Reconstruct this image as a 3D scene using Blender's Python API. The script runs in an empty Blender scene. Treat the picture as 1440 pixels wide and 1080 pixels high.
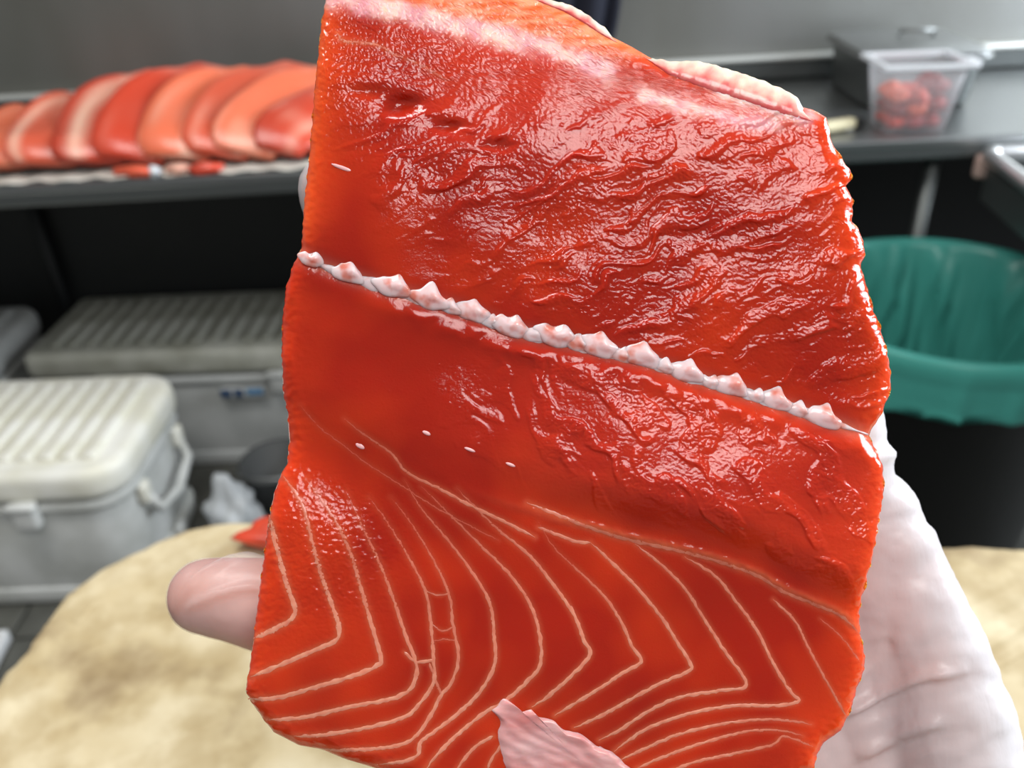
import bpy, bmesh, math, random
import numpy as np
from mathutils import Matrix, Vector

random.seed(7)
rng = np.random.default_rng(11)
SC = bpy.context.scene
COL = SC.collection
D2R = math.radians

# ------------------------------------------------------------------ camera
F = 1198.0                       # focal length in pixels of the 1440 wide frame
CAM_H = 1.40
cam_data = bpy.data.cameras.new('camera')
cam_data.sensor_width = 36.0
cam_data.lens = F / 1440.0 * 36.0
cam_data.clip_start = 0.01
cam = bpy.data.objects.new('camera', cam_data)
COL.objects.link(cam)
CM = Matrix.Translation((0, 0, CAM_H)) @ Matrix.Rotation(D2R(90 - 31), 4, 'X') @ Matrix.Rotation(D2R(-3), 4, 'Z')
cam.matrix_world = CM
SC.camera = cam
D0 = 0.18                        # distance of the held fillet
cam_data.dof.use_dof = True
cam_data.dof.focus_distance = D0
cam_data.dof.aperture_fstop = 15.0

# ------------------------------------------------------------------ light
world = bpy.data.worlds.new('world'); SC.world = world
world.use_nodes = True
bgn = world.node_tree.nodes['Background']
bgn.inputs['Color'].default_value = (0.93, 0.96, 1.0, 1)
bgn.inputs['Strength'].default_value = 0.22

def area(name, loc, target, sx, sy, watts, color):
    l = bpy.data.lights.new(name, 'AREA')
    l.shape = 'RECTANGLE'; l.size = sx; l.size_y = sy; l.energy = watts; l.color = color
    o = bpy.data.objects.new(name, l); COL.objects.link(o)
    o.location = loc
    o.rotation_euler = (Vector(target) - Vector(loc)).to_track_quat('-Z', 'Y').to_euler()
    return o
area('ceiling_panel_lamp', (0.55, -0.75, 2.75), (0.55, -0.75, 0), 1.1, 0.9, 36, (1.0, 0.98, 0.95))
area('aisle_fill_light', (-0.7, 0.75, 2.75), (-0.7, 0.75, 0), 1.2, 0.4, 30, (1.0, 0.98, 0.94))  # added unseen light that brightens the chests, board and heap
area('window_daylight', (2.6, 1.15, 1.9), (0, 0.9, 0.9), 1.6, 1.3, 115, (0.86, 0.93, 1.0))
SC.view_settings.view_transform = 'Standard'
SC.view_settings.look = 'None'
SC.view_settings.exposure = 0.0
SC.view_settings.gamma = 1.0
SC.view_settings.use_curve_mapping = False

# ------------------------------------------------------------------ helpers
def lin(r, g, b):
    f = lambda c: (c / 255 / 12.92) if c / 255 <= 0.04045 else ((c / 255 + 0.055) / 1.055) ** 2.4
    return (f(r), f(g), f(b))

def mat(name, color, rough=0.5, metal=0.0, **kw):
    m = bpy.data.materials.new(name); m.use_nodes = True
    b = m.node_tree.nodes['Principled BSDF']
    b.inputs['Base Color'].default_value = (*color, 1)
    b.inputs['Roughness'].default_value = rough
    b.inputs['Metallic'].default_value = metal
    for k, v in kw.items():
        b.inputs[k.replace('_', ' ')].default_value = v
    return m

def noise_color(m, c1, c2, scale, detail=4, lo=0.35, hi=0.65, stretch=None):
    nt = m.node_tree; b = nt.nodes['Principled BSDF']
    tc = nt.nodes.new('ShaderNodeTexCoord'); n = nt.nodes.new('ShaderNodeTexNoise')
    r = nt.nodes.new('ShaderNodeValToRGB')
    n.inputs['Scale'].default_value = scale; n.inputs['Detail'].default_value = detail
    src = tc.outputs['Object']
    if stretch:
        mp = nt.nodes.new('ShaderNodeMapping'); mp.inputs['Scale'].default_value = stretch
        nt.links.new(src, mp.inputs['Vector']); src = mp.outputs['Vector']
    nt.links.new(src, n.inputs['Vector'])
    r.color_ramp.elements[0].position = lo; r.color_ramp.elements[0].color = (*c1, 1)
    r.color_ramp.elements[1].position = hi; r.color_ramp.elements[1].color = (*c2, 1)
    nt.links.new(n.outputs['Fac'], r.inputs['Fac'])
    nt.links.new(r.outputs['Color'], b.inputs['Base Color'])
    return n

def add_bump(m, scale, strength, dist, detail=3, stretch=None, rough=0.5):
    nt = m.node_tree; b = nt.nodes['Principled BSDF']
    tc = nt.nodes.new('ShaderNodeTexCoord'); n = nt.nodes.new('ShaderNodeTexNoise'); bp = nt.nodes.new('ShaderNodeBump')
    n.inputs['Scale'].default_value = scale; n.inputs['Detail'].default_value = detail; n.inputs['Roughness'].default_value = rough
    src = tc.outputs['Object']
    if stretch:
        mp = nt.nodes.new('ShaderNodeMapping'); mp.inputs['Scale'].default_value = stretch
        nt.links.new(src, mp.inputs['Vector']); src = mp.outputs['Vector']
    nt.links.new(src, n.inputs['Vector'])
    bp.inputs['Strength'].default_value = strength; bp.inputs['Distance'].default_value = dist
    nt.links.new(n.outputs['Fac'], bp.inputs['Height']); nt.links.new(bp.outputs['Normal'], b.inputs['Normal'])

def attr_color(m, name='Col', socket='Base Color'):
    nt = m.node_tree; a = nt.nodes.new('ShaderNodeAttribute'); a.attribute_name = name
    nt.links.new(a.outputs['Color'], nt.nodes['Principled BSDF'].inputs[socket])

def link(name, me, m, parent=None, mw=None):
    o = bpy.data.objects.new(name, me); COL.objects.link(o)
    if m is not None: me.materials.append(m)
    if parent is not None: o.parent = parent
    if mw is not None: o.matrix_local = mw
    return o

def np_mesh(name, V, Fc, m, parent=None, cols=None, smooth=True, mw=None):
    """V (n,3) array, Fc (k,4) or (k,3) int array or list of index lists"""
    me = bpy.data.meshes.new(name)
    if isinstance(Fc, np.ndarray):
        k, w = Fc.shape
        me.vertices.add(len(V)); me.vertices.foreach_set('co', np.ascontiguousarray(V, dtype=np.float32).ravel())
        me.loops.add(k * w); me.loops.foreach_set('vertex_index', Fc.astype(np.int32).ravel())
        me.polygons.add(k); me.polygons.foreach_set('loop_start', np.arange(0, k * w, w, dtype=np.int32))
        me.update(calc_edges=True); me.validate()
    else:
        me.from_pydata([tuple(v) for v in V], [], [tuple(f) for f in Fc]); me.update()
    if smooth:
        me.polygons.foreach_set('use_smooth', np.ones(len(me.polygons), dtype=bool))
    if cols is not None:
        a = me.color_attributes.new('Col', 'FLOAT_COLOR', 'POINT')
        c4 = np.ones((len(V), 4), dtype=np.float32); c4[:, :cols.shape[1]] = cols
        a.data.foreach_set('color', c4.ravel())
    return link(name, me, m, parent, mw)

def bm_obj(name, bm, m, parent=None, smooth=False, mw=None):
    me = bpy.data.meshes.new(name)
    bmesh.ops.recalc_face_normals(bm, faces=bm.faces)
    bm.to_mesh(me); bm.free()
    if smooth:
        me.polygons.foreach_set('use_smooth', np.ones(len(me.polygons), dtype=bool))
    return link(name, me, m, parent, mw)

def rbox(c, s, r=0.0, seg=3, taper=1.0, vert_r=0.0, bm=None):
    """bevelled box; c centre, s full size; taper scales the bottom; vert_r rounds vertical edges first"""
    own = bmesh.new()
    bmesh.ops.create_cube(own, size=1.0)
    for v in own.verts:
        k = taper if v.co.z < 0 else 1.0
        v.co = Vector((v.co.x * s[0] * k, v.co.y * s[1] * k, v.co.z * s[2]))
    if vert_r:
        ed = [e for e in own.edges if abs((e.verts[0].co - e.verts[1].co).z) > 0.5 * s[2]]
        bmesh.ops.bevel(own, geom=ed, offset=vert_r, segments=6, affect='EDGES', profile=0.5)
    if r:
        ed = [e for e in own.edges if e.calc_face_angle(0) > 0.6] if vert_r else own.edges[:]
        bmesh.ops.bevel(own, geom=ed, offset=r, segments=seg, affect='EDGES', profile=0.5)
    for v in own.verts: v.co += Vector(c)
    if bm is None: return own
    me = bpy.data.meshes.new('t'); own.to_mesh(me); own.free(); bm.from_mesh(me); bpy.data.meshes.remove(me)
    return bm

def tube_bm(pts, r, seg=10, bm=None):
    bm = bm or bmesh.new()
    pts = [Vector(p) for p in pts]; rings = []
    for i, p in enumerate(pts):
        t = (pts[min(i + 1, len(pts) - 1)] - pts[max(i - 1, 0)]).normalized()
        u = t.cross(Vector((0.3, 0.2, 0.93))); u.normalize(); w = t.cross(u)
        rr = r[i] if isinstance(r, (list, tuple)) else r
        rings.append([bm.verts.new(p + rr * (math.cos(a) * u + math.sin(a) * w)) for a in [2 * math.pi * k / seg for k in range(seg)]])
    for a, b in zip(rings[:-1], rings[1:]):
        for k in range(seg): bm.faces.new((a[k], a[(k + 1) % seg], b[(k + 1) % seg], b[k]))
    bm.faces.new(rings[0]); bm.faces.new(rings[-1])
    return bm

def thing(name, label, cat, loc=(0, 0, 0), rz=0.0, group=None):
    o = bpy.data.objects.new(name, None); COL.objects.link(o)
    o.empty_display_size = 0.05
    o.location = loc; o.rotation_euler = (0, 0, rz)
    o['label'] = label; o['category'] = cat
    if group: o['group'] = group
    return o
def tag(o, label, cat, group=None):
    o['label'] = label; o['category'] = cat
    if group: o['group'] = group
    return o
def struct(o): o['kind'] = 'structure'; return o
def copy_tree(o, parent=None):
    c = o.copy(); COL.objects.link(c)
    if parent is not None: c.parent = parent
    for ch in list(o.children): copy_tree(ch, c)
    return c

# value / gradient noise in numpy
_perm = rng.permutation(512); _ga = rng.random(512) * 2 * math.pi
_gx, _gy = np.cos(_ga), np.sin(_ga)
def pnoise(x, y):
    xi = np.floor(x).astype(int); yi = np.floor(y).astype(int)
    xf = x - xi; yf = y - yi
    u = xf * xf * xf * (xf * (xf * 6 - 15) + 10); v = yf * yf * yf * (yf * (yf * 6 - 15) + 10)
    def g(ix, iy, dx, dy):
        h = _perm[(_perm[ix & 511] + iy) & 511]
        return _gx[h] * dx + _gy[h] * dy
    a = g(xi, yi, xf, yf); b = g(xi + 1, yi, xf - 1, yf)
    c = g(xi, yi + 1, xf, yf - 1); d = g(xi + 1, yi + 1, xf - 1, yf - 1)
    return 1.5 * ((a * (1 - u) + b * u) * (1 - v) + (c * (1 - u) + d * u) * v)
def fbm(x, y, wl, oct=3, off=0.0, gain=0.5):
    s = 0; a = 1.0
    for k in range(oct):
        s = s + a * pnoise(x / wl + off + 17.3 * k, y / wl + off * 1.7 + 9.1 * k); a *= gain; wl *= 0.5
    return s
def sstep(a, b, x):
    t = np.clip((x - a) / (b - a), 0, 1); return t * t * (3 - 2 * t)
def poly_dist(px, py, pts):
    """distance, signed side (positive = below/right-hand of the direction), and parameter along a polyline"""
    best = np.full(px.shape, 1e9); side = np.zeros(px.shape); par = np.zeros(px.shape)
    L = 0.0; total = sum(math.dist(a, b) for a, b in zip(pts[:-1], pts[1:]))
    for (x0, y0), (x1, y1) in zip(pts[:-1], pts[1:]):
        dx, dy = x1 - x0, y1 - y0; l2 = dx * dx + dy * dy
        t = np.clip(((px - x0) * dx + (py - y0) * dy) / l2, 0, 1)
        ex = px - (x0 + t * dx); ey = py - (y0 + t * dy)
        d = np.sqrt(ex * ex + ey * ey); m = d < best
        best = np.where(m, d, best)
        side = np.where(m, np.sign(dx * ey - dy * ex), side)
        par = np.where(m, (L + t * math.sqrt(l2)) / total, par)
        L += math.sqrt(l2)
    return best, side, par
def catmull(pts, step):
    P = np.array(pts, float); P = np.vstack([2 * P[0] - P[1], P, 2 * P[-1] - P[-2]]); out = []
    for i in range(1, len(P) - 2):
        n = max(2, int(np.linalg.norm(P[i + 1] - P[i]) / step)); t = np.linspace(0, 1, n, endpoint=False)[:, None]
        p0, p1, p2, p3 = P[i - 1], P[i], P[i + 1], P[i + 2]
        out.append(0.5 * (2 * p1 + (p2 - p0) * t + (2 * p0 - 5 * p1 + 4 * p2 - p3) * t ** 2 + (3 * p1 - p0 - 3 * p2 + p3) * t ** 3))
    out.append(P[-2][None]); return np.vstack(out)

# ------------------------------------------------------------------ materials
steel = mat('brushed_steel', (0.30, 0.31, 0.31), 0.36, 0.9); add_bump(steel, 60, 0.05, 0.002, stretch=(0.05, 1, 1))
steel_dull = mat('dull_steel', (0.14, 0.15, 0.148), 0.45, 0.8)
steel_wall = mat('steel_wall_sheet', (0.36, 0.37, 0.35), 0.42, 0.85)
noise_color(steel_wall, (0.23, 0.225, 0.195), (0.37, 0.375, 0.365), 1.6, 3, 0.3, 0.7, stretch=(1.4, 1, 0.5))
dark = mat('wall_in_shade', (0.012, 0.013, 0.013), 0.6)  # near black paints in the shade on the wall below the counter
tile_m = mat('grey_tile', (0.075, 0.075, 0.065), 0.55); noise_color(tile_m, (0.055, 0.055, 0.047), (0.11, 0.11, 0.095), 7)
grout = mat('dark_grout', (0.02, 0.02, 0.018), 0.8)
cool_w = mat('white_cooler_plastic', (0.62, 0.63, 0.60), 0.42); noise_color(cool_w, (0.50, 0.51, 0.48), (0.68, 0.69, 0.67), 9)
cool_lid = mat('cream_lid_plastic', (0.70, 0.69, 0.60), 0.42); noise_color(cool_lid, (0.74, 0.72, 0.60), (0.86, 0.85, 0.78), 11)
cool_g = mat('warm_grey_plastic', (0.36, 0.36, 0.31), 0.5); noise_color(cool_g, (0.27, 0.27, 0.22), (0.42, 0.42, 0.37), 10)  # mottled warm grey, darker than the cream lid plastic
cool_b = mat('pale_grey_plastic', (0.42, 0.43, 0.42), 0.45); noise_color(cool_b, (0.36, 0.37, 0.36), (0.46, 0.47, 0.46), 8)
black_pl = mat('black_plastic', (0.008, 0.009, 0.010), 0.5)
blue_ink = mat('blue_print', lin(70, 120, 160), 0.5)
navy_ink = mat('dark_blue_print', lin(30, 60, 95), 0.5)
white_pl = mat('white_plastic', (0.80, 0.81, 0.82), 0.4)
navy = mat('navy_cloth', (0.008, 0.010, 0.022), 0.85); add_bump(navy, 900, 0.2, 0.001)
board_m = mat('worn_cream_board', (0.6, 0.5, 0.35), 0.7)
def board_nodes():
    m = board_m; nt = m.node_tree; b = nt.nodes['Principled BSDF']
    tc = nt.nodes.new('ShaderNodeTexCoord')
    def nz(sc, det, st=None):
        n = nt.nodes.new('ShaderNodeTexNoise'); n.inputs['Scale'].default_value = sc; n.inputs['Detail'].default_value = det
        if st:
            mp = nt.nodes.new('ShaderNodeMapping'); mp.inputs['Scale'].default_value = st
            nt.links.new(tc.outputs['Object'], mp.inputs['Vector']); nt.links.new(mp.outputs['Vector'], n.inputs['Vector'])
        else: nt.links.new(tc.outputs['Object'], n.inputs['Vector'])
        return n
    n1 = nz(8, 6, (1.2, 1.3, 1)); r1 = nt.nodes.new('ShaderNodeValToRGB')
    e = r1.color_ramp.elements
    e[0].position = 0.33; e[0].color = (*lin(126, 104, 72), 1)
    e[1].position = 0.66; e[1].color = (*lin(208, 196, 166), 1)
    k = e.new(0.47); k.color = (*lin(184, 167, 130), 1)
    nt.links.new(n1.outputs['Fac'], r1.inputs['Fac'])
    n2 = nz(30, 3); r2 = nt.nodes.new('ShaderNodeValToRGB')
    r2.color_ramp.elements[0].position = 0.38; r2.color_ramp.elements[0].color = (0.72, 0.66, 0.55, 1)
    r2.color_ramp.elements[1].position = 0.58; r2.color_ramp.elements[1].color = (1, 1, 1, 1)
    nt.links.new(n2.outputs['Fac'], r2.inputs['Fac'])
    mx = nt.nodes.new('ShaderNodeMix'); mx.data_type = 'RGBA'; mx.blend_type = 'MULTIPLY'; mx.inputs['Factor'].default_value = 0.8
    nt.links.new(r1.outputs['Color'], mx.inputs['A']); nt.links.new(r2.outputs['Color'], mx.inputs['B'])
    nt.links.new(mx.outputs['Result'], b.inputs['Base Color'])
board_nodes(); add_bump(board_m, 60, 0.3, 0.003)

# ------------------------------------------------------------------ setting
fl = rbox((0, 0.6, -0.03), (5.6, 5.2, 0.05)); floor = struct(bm_obj('floor', fl, grout))
TS = 0.2
tile_bm = rbox((0, 0, 0), (TS - 0.007, TS - 0.007, 0.012), 0.002, 1)
first = bm_obj('tile', tile_bm, tile_m, floor); tme = first.data
cnt = 0
for iy in range(13):
    for ix in range(22):
        x = -2.354 + 0.118 + ix * TS; y = -0.25 + 0.1 + iy * TS
        if cnt == 0: t = first
        else: t = link('tile', tme, None, floor)
        t.location = (x, y, -0.003); cnt += 1

wall = struct(bm_obj('wall_back', rbox((0, 2.36, 1.75), (5.6, 0.06, 1.6)), steel_wall))
low = struct(bm_obj('wall_lower', rbox((0, 2.36, 0.47), (5.6, 0.05, 0.94)), dark))

struct(bm_obj('wall_left', rbox((-2.62, 0.6, 1.25), (0.06, 5.2, 2.5)), mat('grey_painted_wall', (0.30, 0.31, 0.30), 0.7)))

# steel counter
ct = thing('steel_counter', 'long stainless steel counter with raised back lip along the steel wall', 'counter', (0, 1.71, 0))
bm_obj('top', rbox((0, 0.30, 0.89), (5.0, 0.60, 0.02), 0.004, 2), steel, ct)
bm_obj('front_fascia', rbox((0, 0.012, 0.872), (5.0, 0.022, 0.036), 0.006, 2), steel_dull, ct)
bm_obj('back_lip', rbox((0, 0.60, 0.93), (5.0, 0.022, 0.050), 0.004, 2), steel_dull, ct)
bm_obj('lip_edge', rbox((0, 0.598, 0.957), (5.0, 0.034, 0.014), 0.006, 3), mat('lip_highlight_steel', (0.62, 0.63, 0.60), 0.5, 0.5), ct, True)  # brighter steel paints the highlight along the top of the lip
for lx in (-2.1, 0.912, 2.2):
    bm_obj('leg', tube_bm([(lx, 0.05, 0.0), (lx, 0.05, 0.86)], 0.016, 12), steel_dull, ct, True)
bm_obj('leg', tube_bm([(-1.30, 0.598, 0.0), (-1.30, 0.598, 0.88)], 0.018, 12), black_pl, ct, True)

# navy cloth hanging above the counter behind the fillet
def navy_cloth():
    nu, nv = 26, 30; V = []
    for j in range(nv):
        v = j / (nv - 1)
        for i in range(nu):
            u = i / (nu - 1)
            x = 0.125 + u * (0.245 - 0.08 * v) + 0.004 * math.sin(9 * v)
            V.append((x, 2.235 + 0.016 * math.sin(u * 15 + 2 * v) + 0.03 * (0.5 - u) ** 2, 1.42 - 0.40 * v + 0.01 * math.sin(u * 6)))
    Fc = [(j * nu + i, j * nu + i + 1, (j + 1) * nu + i + 1, (j + 1) * nu + i) for j in range(nv - 1) for i in range(nu - 1)]
    r = thing('hanging_cloth', 'dark navy cloth hanging against the steel wall behind the raised salmon', 'cloth', (0, 0, 0))
    o = np_mesh('cloth', np.array(V), Fc, navy, r)
    md = o.modifiers.new('s', 'SOLIDIFY'); md.thickness = 0.012
    bm_obj('hook', tube_bm([(0.21, 2.335, 1.43), (0.21, 2.27, 1.425), (0.21, 2.235, 1.44)], 0.006, 8), steel, r, True)
navy_cloth()

# ------------------------------------------------------------------ coolers
def cooler(w, d, h, m_body, m_lid, m_rib, nrib, label, loc, rz=0.0, marks=False, vr=0.07, rib_z=0.001):
    """local: front face at y=0, right end at x=0, extends to -x and +y"""
    r = thing('cooler', label, 'cooler', loc, rz, 'ice chests below the counter')
    hb = h - 0.085
    cx, cy = -w / 2, d / 2
    b = bm_obj('body', rbox((cx, cy, 0.02 + (hb - 0.02) / 2), (w - 0.03, d - 0.03, hb - 0.02), 0.012, 3, 0.955, vr), m_body, r, True)
    bm_obj('base_band', rbox((cx, cy, 0.03), (w - 0.035, d - 0.035, 0.05), 0.008, 2, 0.985, vr * 0.9), m_body, r, True)
    bm_obj('body_rim', rbox((cx, cy, hb - 0.012), (w - 0.012, d - 0.012, 0.026), 0.009, 3, 1.0, vr), m_body, r, True)
    lid = bm_obj('lid', rbox((cx, cy, h - 0.042), (w, d, 0.078), 0.024, 4, 1.0, vr), m_lid, r, True)
    step = (w - 0.10) / nrib
    rb = rbox((0, 0, 0), (step * 0.58, d - 0.10, 0.016), 0.006, 3)
    f = bm_obj('rib', rb, m_rib, lid, True); me = f.data
    for k in range(nrib):
        o = f if k == 0 else link('rib', me, None, lid)
        o.location = (-0.05 - step * (k + 0.5), cy, h + rib_z)
    for lx in ([-0.13 if marks else -0.21, -w + 0.21] if w > 0.6 else [-w / 2]):
        la = bm_obj('latch', rbox((lx, -0.006, hb - 0.015), (0.052, 0.03, 0.062), 0.008, 3), m_body, r, True)
        bm_obj('latch_pin', rbox((lx, -0.014, hb + 0.012), (0.062, 0.024, 0.014), 0.005, 2), m_body, la, True)
    # end handle
    hd = tube_bm([(-0.008, cy - 0.11, hb - 0.04), (0.012, cy - 0.10, hb - 0.10), (0.016, cy, hb - 0.125), (0.012, cy + 0.10, hb - 0.10), (-0.008, cy + 0.11, hb - 0.04)], 0.011, 10)
    bm_obj('handle', hd, m_body, r, True)
    for yy in (cy - 0.11, cy + 0.11):
        bm_obj('handle_bracket', rbox((-0.006, yy, hb - 0.045), (0.022, 0.034, 0.05), 0.006, 2), m_lid, r, True)
    bm_obj('drain_plug', rbox((-0.008, cy, 0.055), (0.02, 0.04, 0.04), 0.008, 2), m_body, r, True)
    if marks:
        lx = -0.235
        L = bm_obj('logo', rbox((lx, 0.0, hb - 0.045), (0.12, 0.016, 0.030), 0.003, 2), m_body, r)
        bmk = bmesh.new()
        for (u, wv) in ((-0.044, 0.028), (-0.010, 0.024)):
            rbox((lx + u, -0.009, hb - 0.043), (wv, 0.004, 0.022), 0.001, 1, bm=bmk)
        bm_obj('logo_mark', bmk, navy_ink, L)
        bm_obj('logo_mark', rbox((lx + 0.034, -0.009, hb - 0.040), (0.044, 0.004, 0.018), 0.001, 1), blue_ink, L)
        bm_obj('warning_mark', rbox((-0.145, -0.002, hb - 0.012), (0.012, 0.024, 0.03), 0.001, 1), black_pl, r)
    return r
cooler(0.78, 0.42, 0.385, cool_w, cool_lid, cool_lid, 15, 'white ice chest with cream ribbed lid standing foremost on the tiles', (-0.825, 1.425, 0), D2R(-1), vr=0.085)
cooler(0.80, 0.375, 0.385, cool_b, cool_g, cool_g, 15, 'grey ice chest with ribbed lid and small blue logo', (-0.475, 1.93, 0), D2R(-2), True, vr=0.03, rib_z=-0.004)
cooler(0.62, 0.36, 0.40, cool_b, cool_b, cool_b, 12, 'bluish grey ice chest cut off by the left edge', (-1.335, 1.90, 0), D2R(0))

# plastic bag of ice and dark bucket by the front chest
def ice_bag():
    bm = bmesh.new(); bmesh.ops.create_icosphere(bm, subdivisions=4, radius=1)
    for v in bm.verts:
        p = v.co.copy()
        k = 1 + 0.16 * math.sin(5 * p.x + 3 * p.y) * math.sin(4 * p.z + 2 * p.y) + 0.07 * math.sin(13 * p.x - 7 * p.z + 5 * p.y)
        v.co = Vector((p.x * 0.066 * k, p.y * 0.064 * k, max(-0.07, p.z * 0.08 * k)))
        if p.z > 0.8: v.co.z += 0.05 * (p.z - 0.8) / 0.2
    m = mat('clear_bag_film', (0.75, 0.78, 0.8), 0.25, Alpha=0.55); add_bump(m, 40, 0.6, 0.01)
    r = thing('ice_bag', 'crumpled clear plastic bag of ice on the floor between the chests', 'bag', (-0.702, 1.655, 0.071))
    b = bm_obj('bag', bm, m, r, True)
    im = mat('ice_lump', (0.62, 0.66, 0.68), 0.3)
    for k in range(9):
        a = k * 2.4; rr = 0.036 * math.sqrt(k / 9)
        bm_obj('ice_cube', rbox((rr * math.cos(a), rr * math.sin(a), -0.045 + 0.02 * (k % 3)), (0.03, 0.03, 0.028), 0.006, 2), im, b)
    return r
ice_bag()
def bucket():
    gm = mat('dark_grey_rubber', (0.055, 0.058, 0.058), 0.6)
    r = thing('bucket', 'dark grey bucket low beside the bag of ice', 'bucket', (-0.615, 1.79, 0))
    bm = bmesh.new(); prof = [(0.0, 0.0), (0.075, 0.0), (0.09, 0.12), (0.096, 0.125), (0.096, 0.135), (0.086, 0.135), (0.07, 0.012), (0, 0.012)]
    seg = 28; rings = []
    for (q, z) in prof: rings.append([bm.verts.new((q * math.cos(2 * math.pi * k / seg), q * math.sin(2 * math.pi * k / seg), z)) for k in range(seg)])
    for a, b in zip(rings[:-1], rings[1:]):
        for k in range(seg): bm.faces.new((a[k], a[(k + 1) % seg], b[(k + 1) % seg], b[k]))
    bmesh.ops.remove_doubles(bm, verts=bm.verts, dist=1e-5)
    bm_obj('body', bm, gm, r, True)
    bm_obj('handle', tube_bm([(0.098 * math.cos(a), -0.02 - 0.055 * math.sin(a), 0.125 + 0.004 * math.sin(a)) for a in np.linspace(0, math.pi, 12)], 0.004, 8), steel, r, True)
bucket()
# white crate lid corner on the floor at the left edge
def floor_tray():
    r = thing('white_tray', 'bright white tray corner on the floor at the left edge', 'tray', (-1.122, 1.342, 0.004), D2R(5))
    bm_obj('base', rbox((-0.2, -0.15, 0.01), (0.40, 0.30, 0.012), 0.003, 2), white_pl, r)
    for c, s in (((-0.2, -0.004, 0.02), (0.40, 0.010, 0.032)), ((-0.2, -0.296, 0.02), (0.40, 0.010, 0.032)), ((-0.005, -0.15, 0.02), (0.010, 0.30, 0.032)), ((-0.395, -0.15, 0.02), (0.010, 0.30, 0.032))):
        bm_obj('rim', rbox(c, s, 0.003, 2), white_pl, r)
floor_tray()

# ------------------------------------------------------------------ salmon sides heaped on the counter
heap_m = mat('salmon_flesh_heap', (0.8, 0.2, 0.1), 0.32, Subsurface_Weight=0.15, Subsurface_Scale=0.01)
heap_m.node_tree.nodes['Principled BSDF'].inputs['Subsurface Radius'].default_value = (1, 0.35, 0.2)
attr_color(heap_m); add_bump(heap_m, 90, 0.25, 0.003)
skin_dark = mat('silver_fish_skin', (0.20, 0.21, 0.21), 0.3, 0.4)
def slab(path, width, thick, base, streak, label, seed, streak_u=0.3, tilt=0.0):
    """a side of salmon arching over the heap: path of 3D points, flat cross-section"""
    P = catmull(path, 0.012); n = len(P); m = 20; V = []; C = []
    rs = np.random.default_rng(seed); ph = rs.random(4) * 6
    Pc = P.mean(0)
    for i, p in enumerate(P):
        t = P[min(i + 1, n - 1)] - P[max(i - 1, 0)]; t /= np.linalg.norm(t)
        side = np.cross(t, [0, -0.75, 0.66]); side /= np.linalg.norm(side)
        up = np.cross(side, t)
        side2 = side * math.cos(tilt) + up * math.sin(tilt); up2 = np.cross(side2, t)
        e = i / (n - 1); wk = width * (0.80 + 0.26 * math.sin(math.pi * min(1, max(0, 0.12 + 0.8 * e)))) * min(1, 0.8 + 3 * e, 0.35 + 5 * (1 - e))
        for k in range(m):
            a = 2 * math.pi * k / m
            cu = math.copysign(abs(math.cos(a)) ** 0.75, math.cos(a)); su = math.copysign(abs(math.sin(a)) ** 0.75, math.sin(a))
            u = cu * 0.5
            q = p + side2 * (cu * wk / 2) + up2 * (su * thick / 2 * (1 - 0.25 * abs(u) * 2) + 0.004 * math.sin(7 * e + ph[0] + 5 * u))
            V.append(q - Pc)
            s = math.exp(-((u - streak_u + 0.05 * math.sin(4 * e + ph[1])) / 0.07) ** 2) * (0.4 + 0.6 * math.sin(2.2 * e + ph[2]) ** 2) if su > -0.3 else 0; s *= 1.15
            lines = 0.30 * max(0, math.sin(u * 30 + 9 * e + ph[3] + math.sin(5 * e + ph[0]))) ** 2 * (0.5 + 0.5 * math.sin(6 * e + ph[1]))
            mixf = min(1, s * streak + lines)
            c = np.array(base) * (0.93 + 0.12 * math.sin(5 * u + 3 * e + ph[3]))
            C.append(c * (1 - mixf) + np.array(lin(250, 205, 180)) * mixf)
    Fc = [(i * m + k, i * m + (k + 1) % m, (i + 1) * m + (k + 1) % m, (i + 1) * m + k) for i in range(n - 1) for k in range(m)]
    Fc += [tuple(range(m))[::-1], tuple(range((n - 1) * m, n * m))]
    r = thing('salmon_fillet', label, 'salmon', tuple(Pc), 0, 'salmon sides heaped on the counter')
    np_mesh('flesh', np.array(V), Fc, heap_m, r, np.array(C))
    # dark skin on the underside
    V2 = []; ks = [k for k in range(m) if math.sin(2 * math.pi * k / m) < -0.2]
    for i in range(n):
        for k in ks:
            v = V[i * m + k]; V2.append(v * 1.0 + (np.array(v) - np.mean(V[i * m:(i + 1) * m], 0)) * 0.06)
    w = len(ks); F2 = [(i * w + k, i * w + k + 1, (i + 1) * w + k + 1, (i + 1) * w + k) for i in range(n - 1) for k in range(w - 1)]
    np_mesh('skin', np.array(V2), F2, skin_dark, r)
pale, mid, red = lin(232, 116, 82), lin(222, 96, 68), lin(206, 70, 46)
Z0 = 0.90
def P3(x0, x1, x2, ztop, yt=2.10):
    return [(x0, 1.748, Z0 + 0.030), (x0 + 0.2 * (x1 - x0), 1.785, Z0 + 0.064), (x1, 1.90, Z0 + 0.6 * (ztop - Z0) + 0.03), ((x1 + x2) / 2, 2.00, ztop - 0.012), (x2, yt, ztop)]
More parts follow.
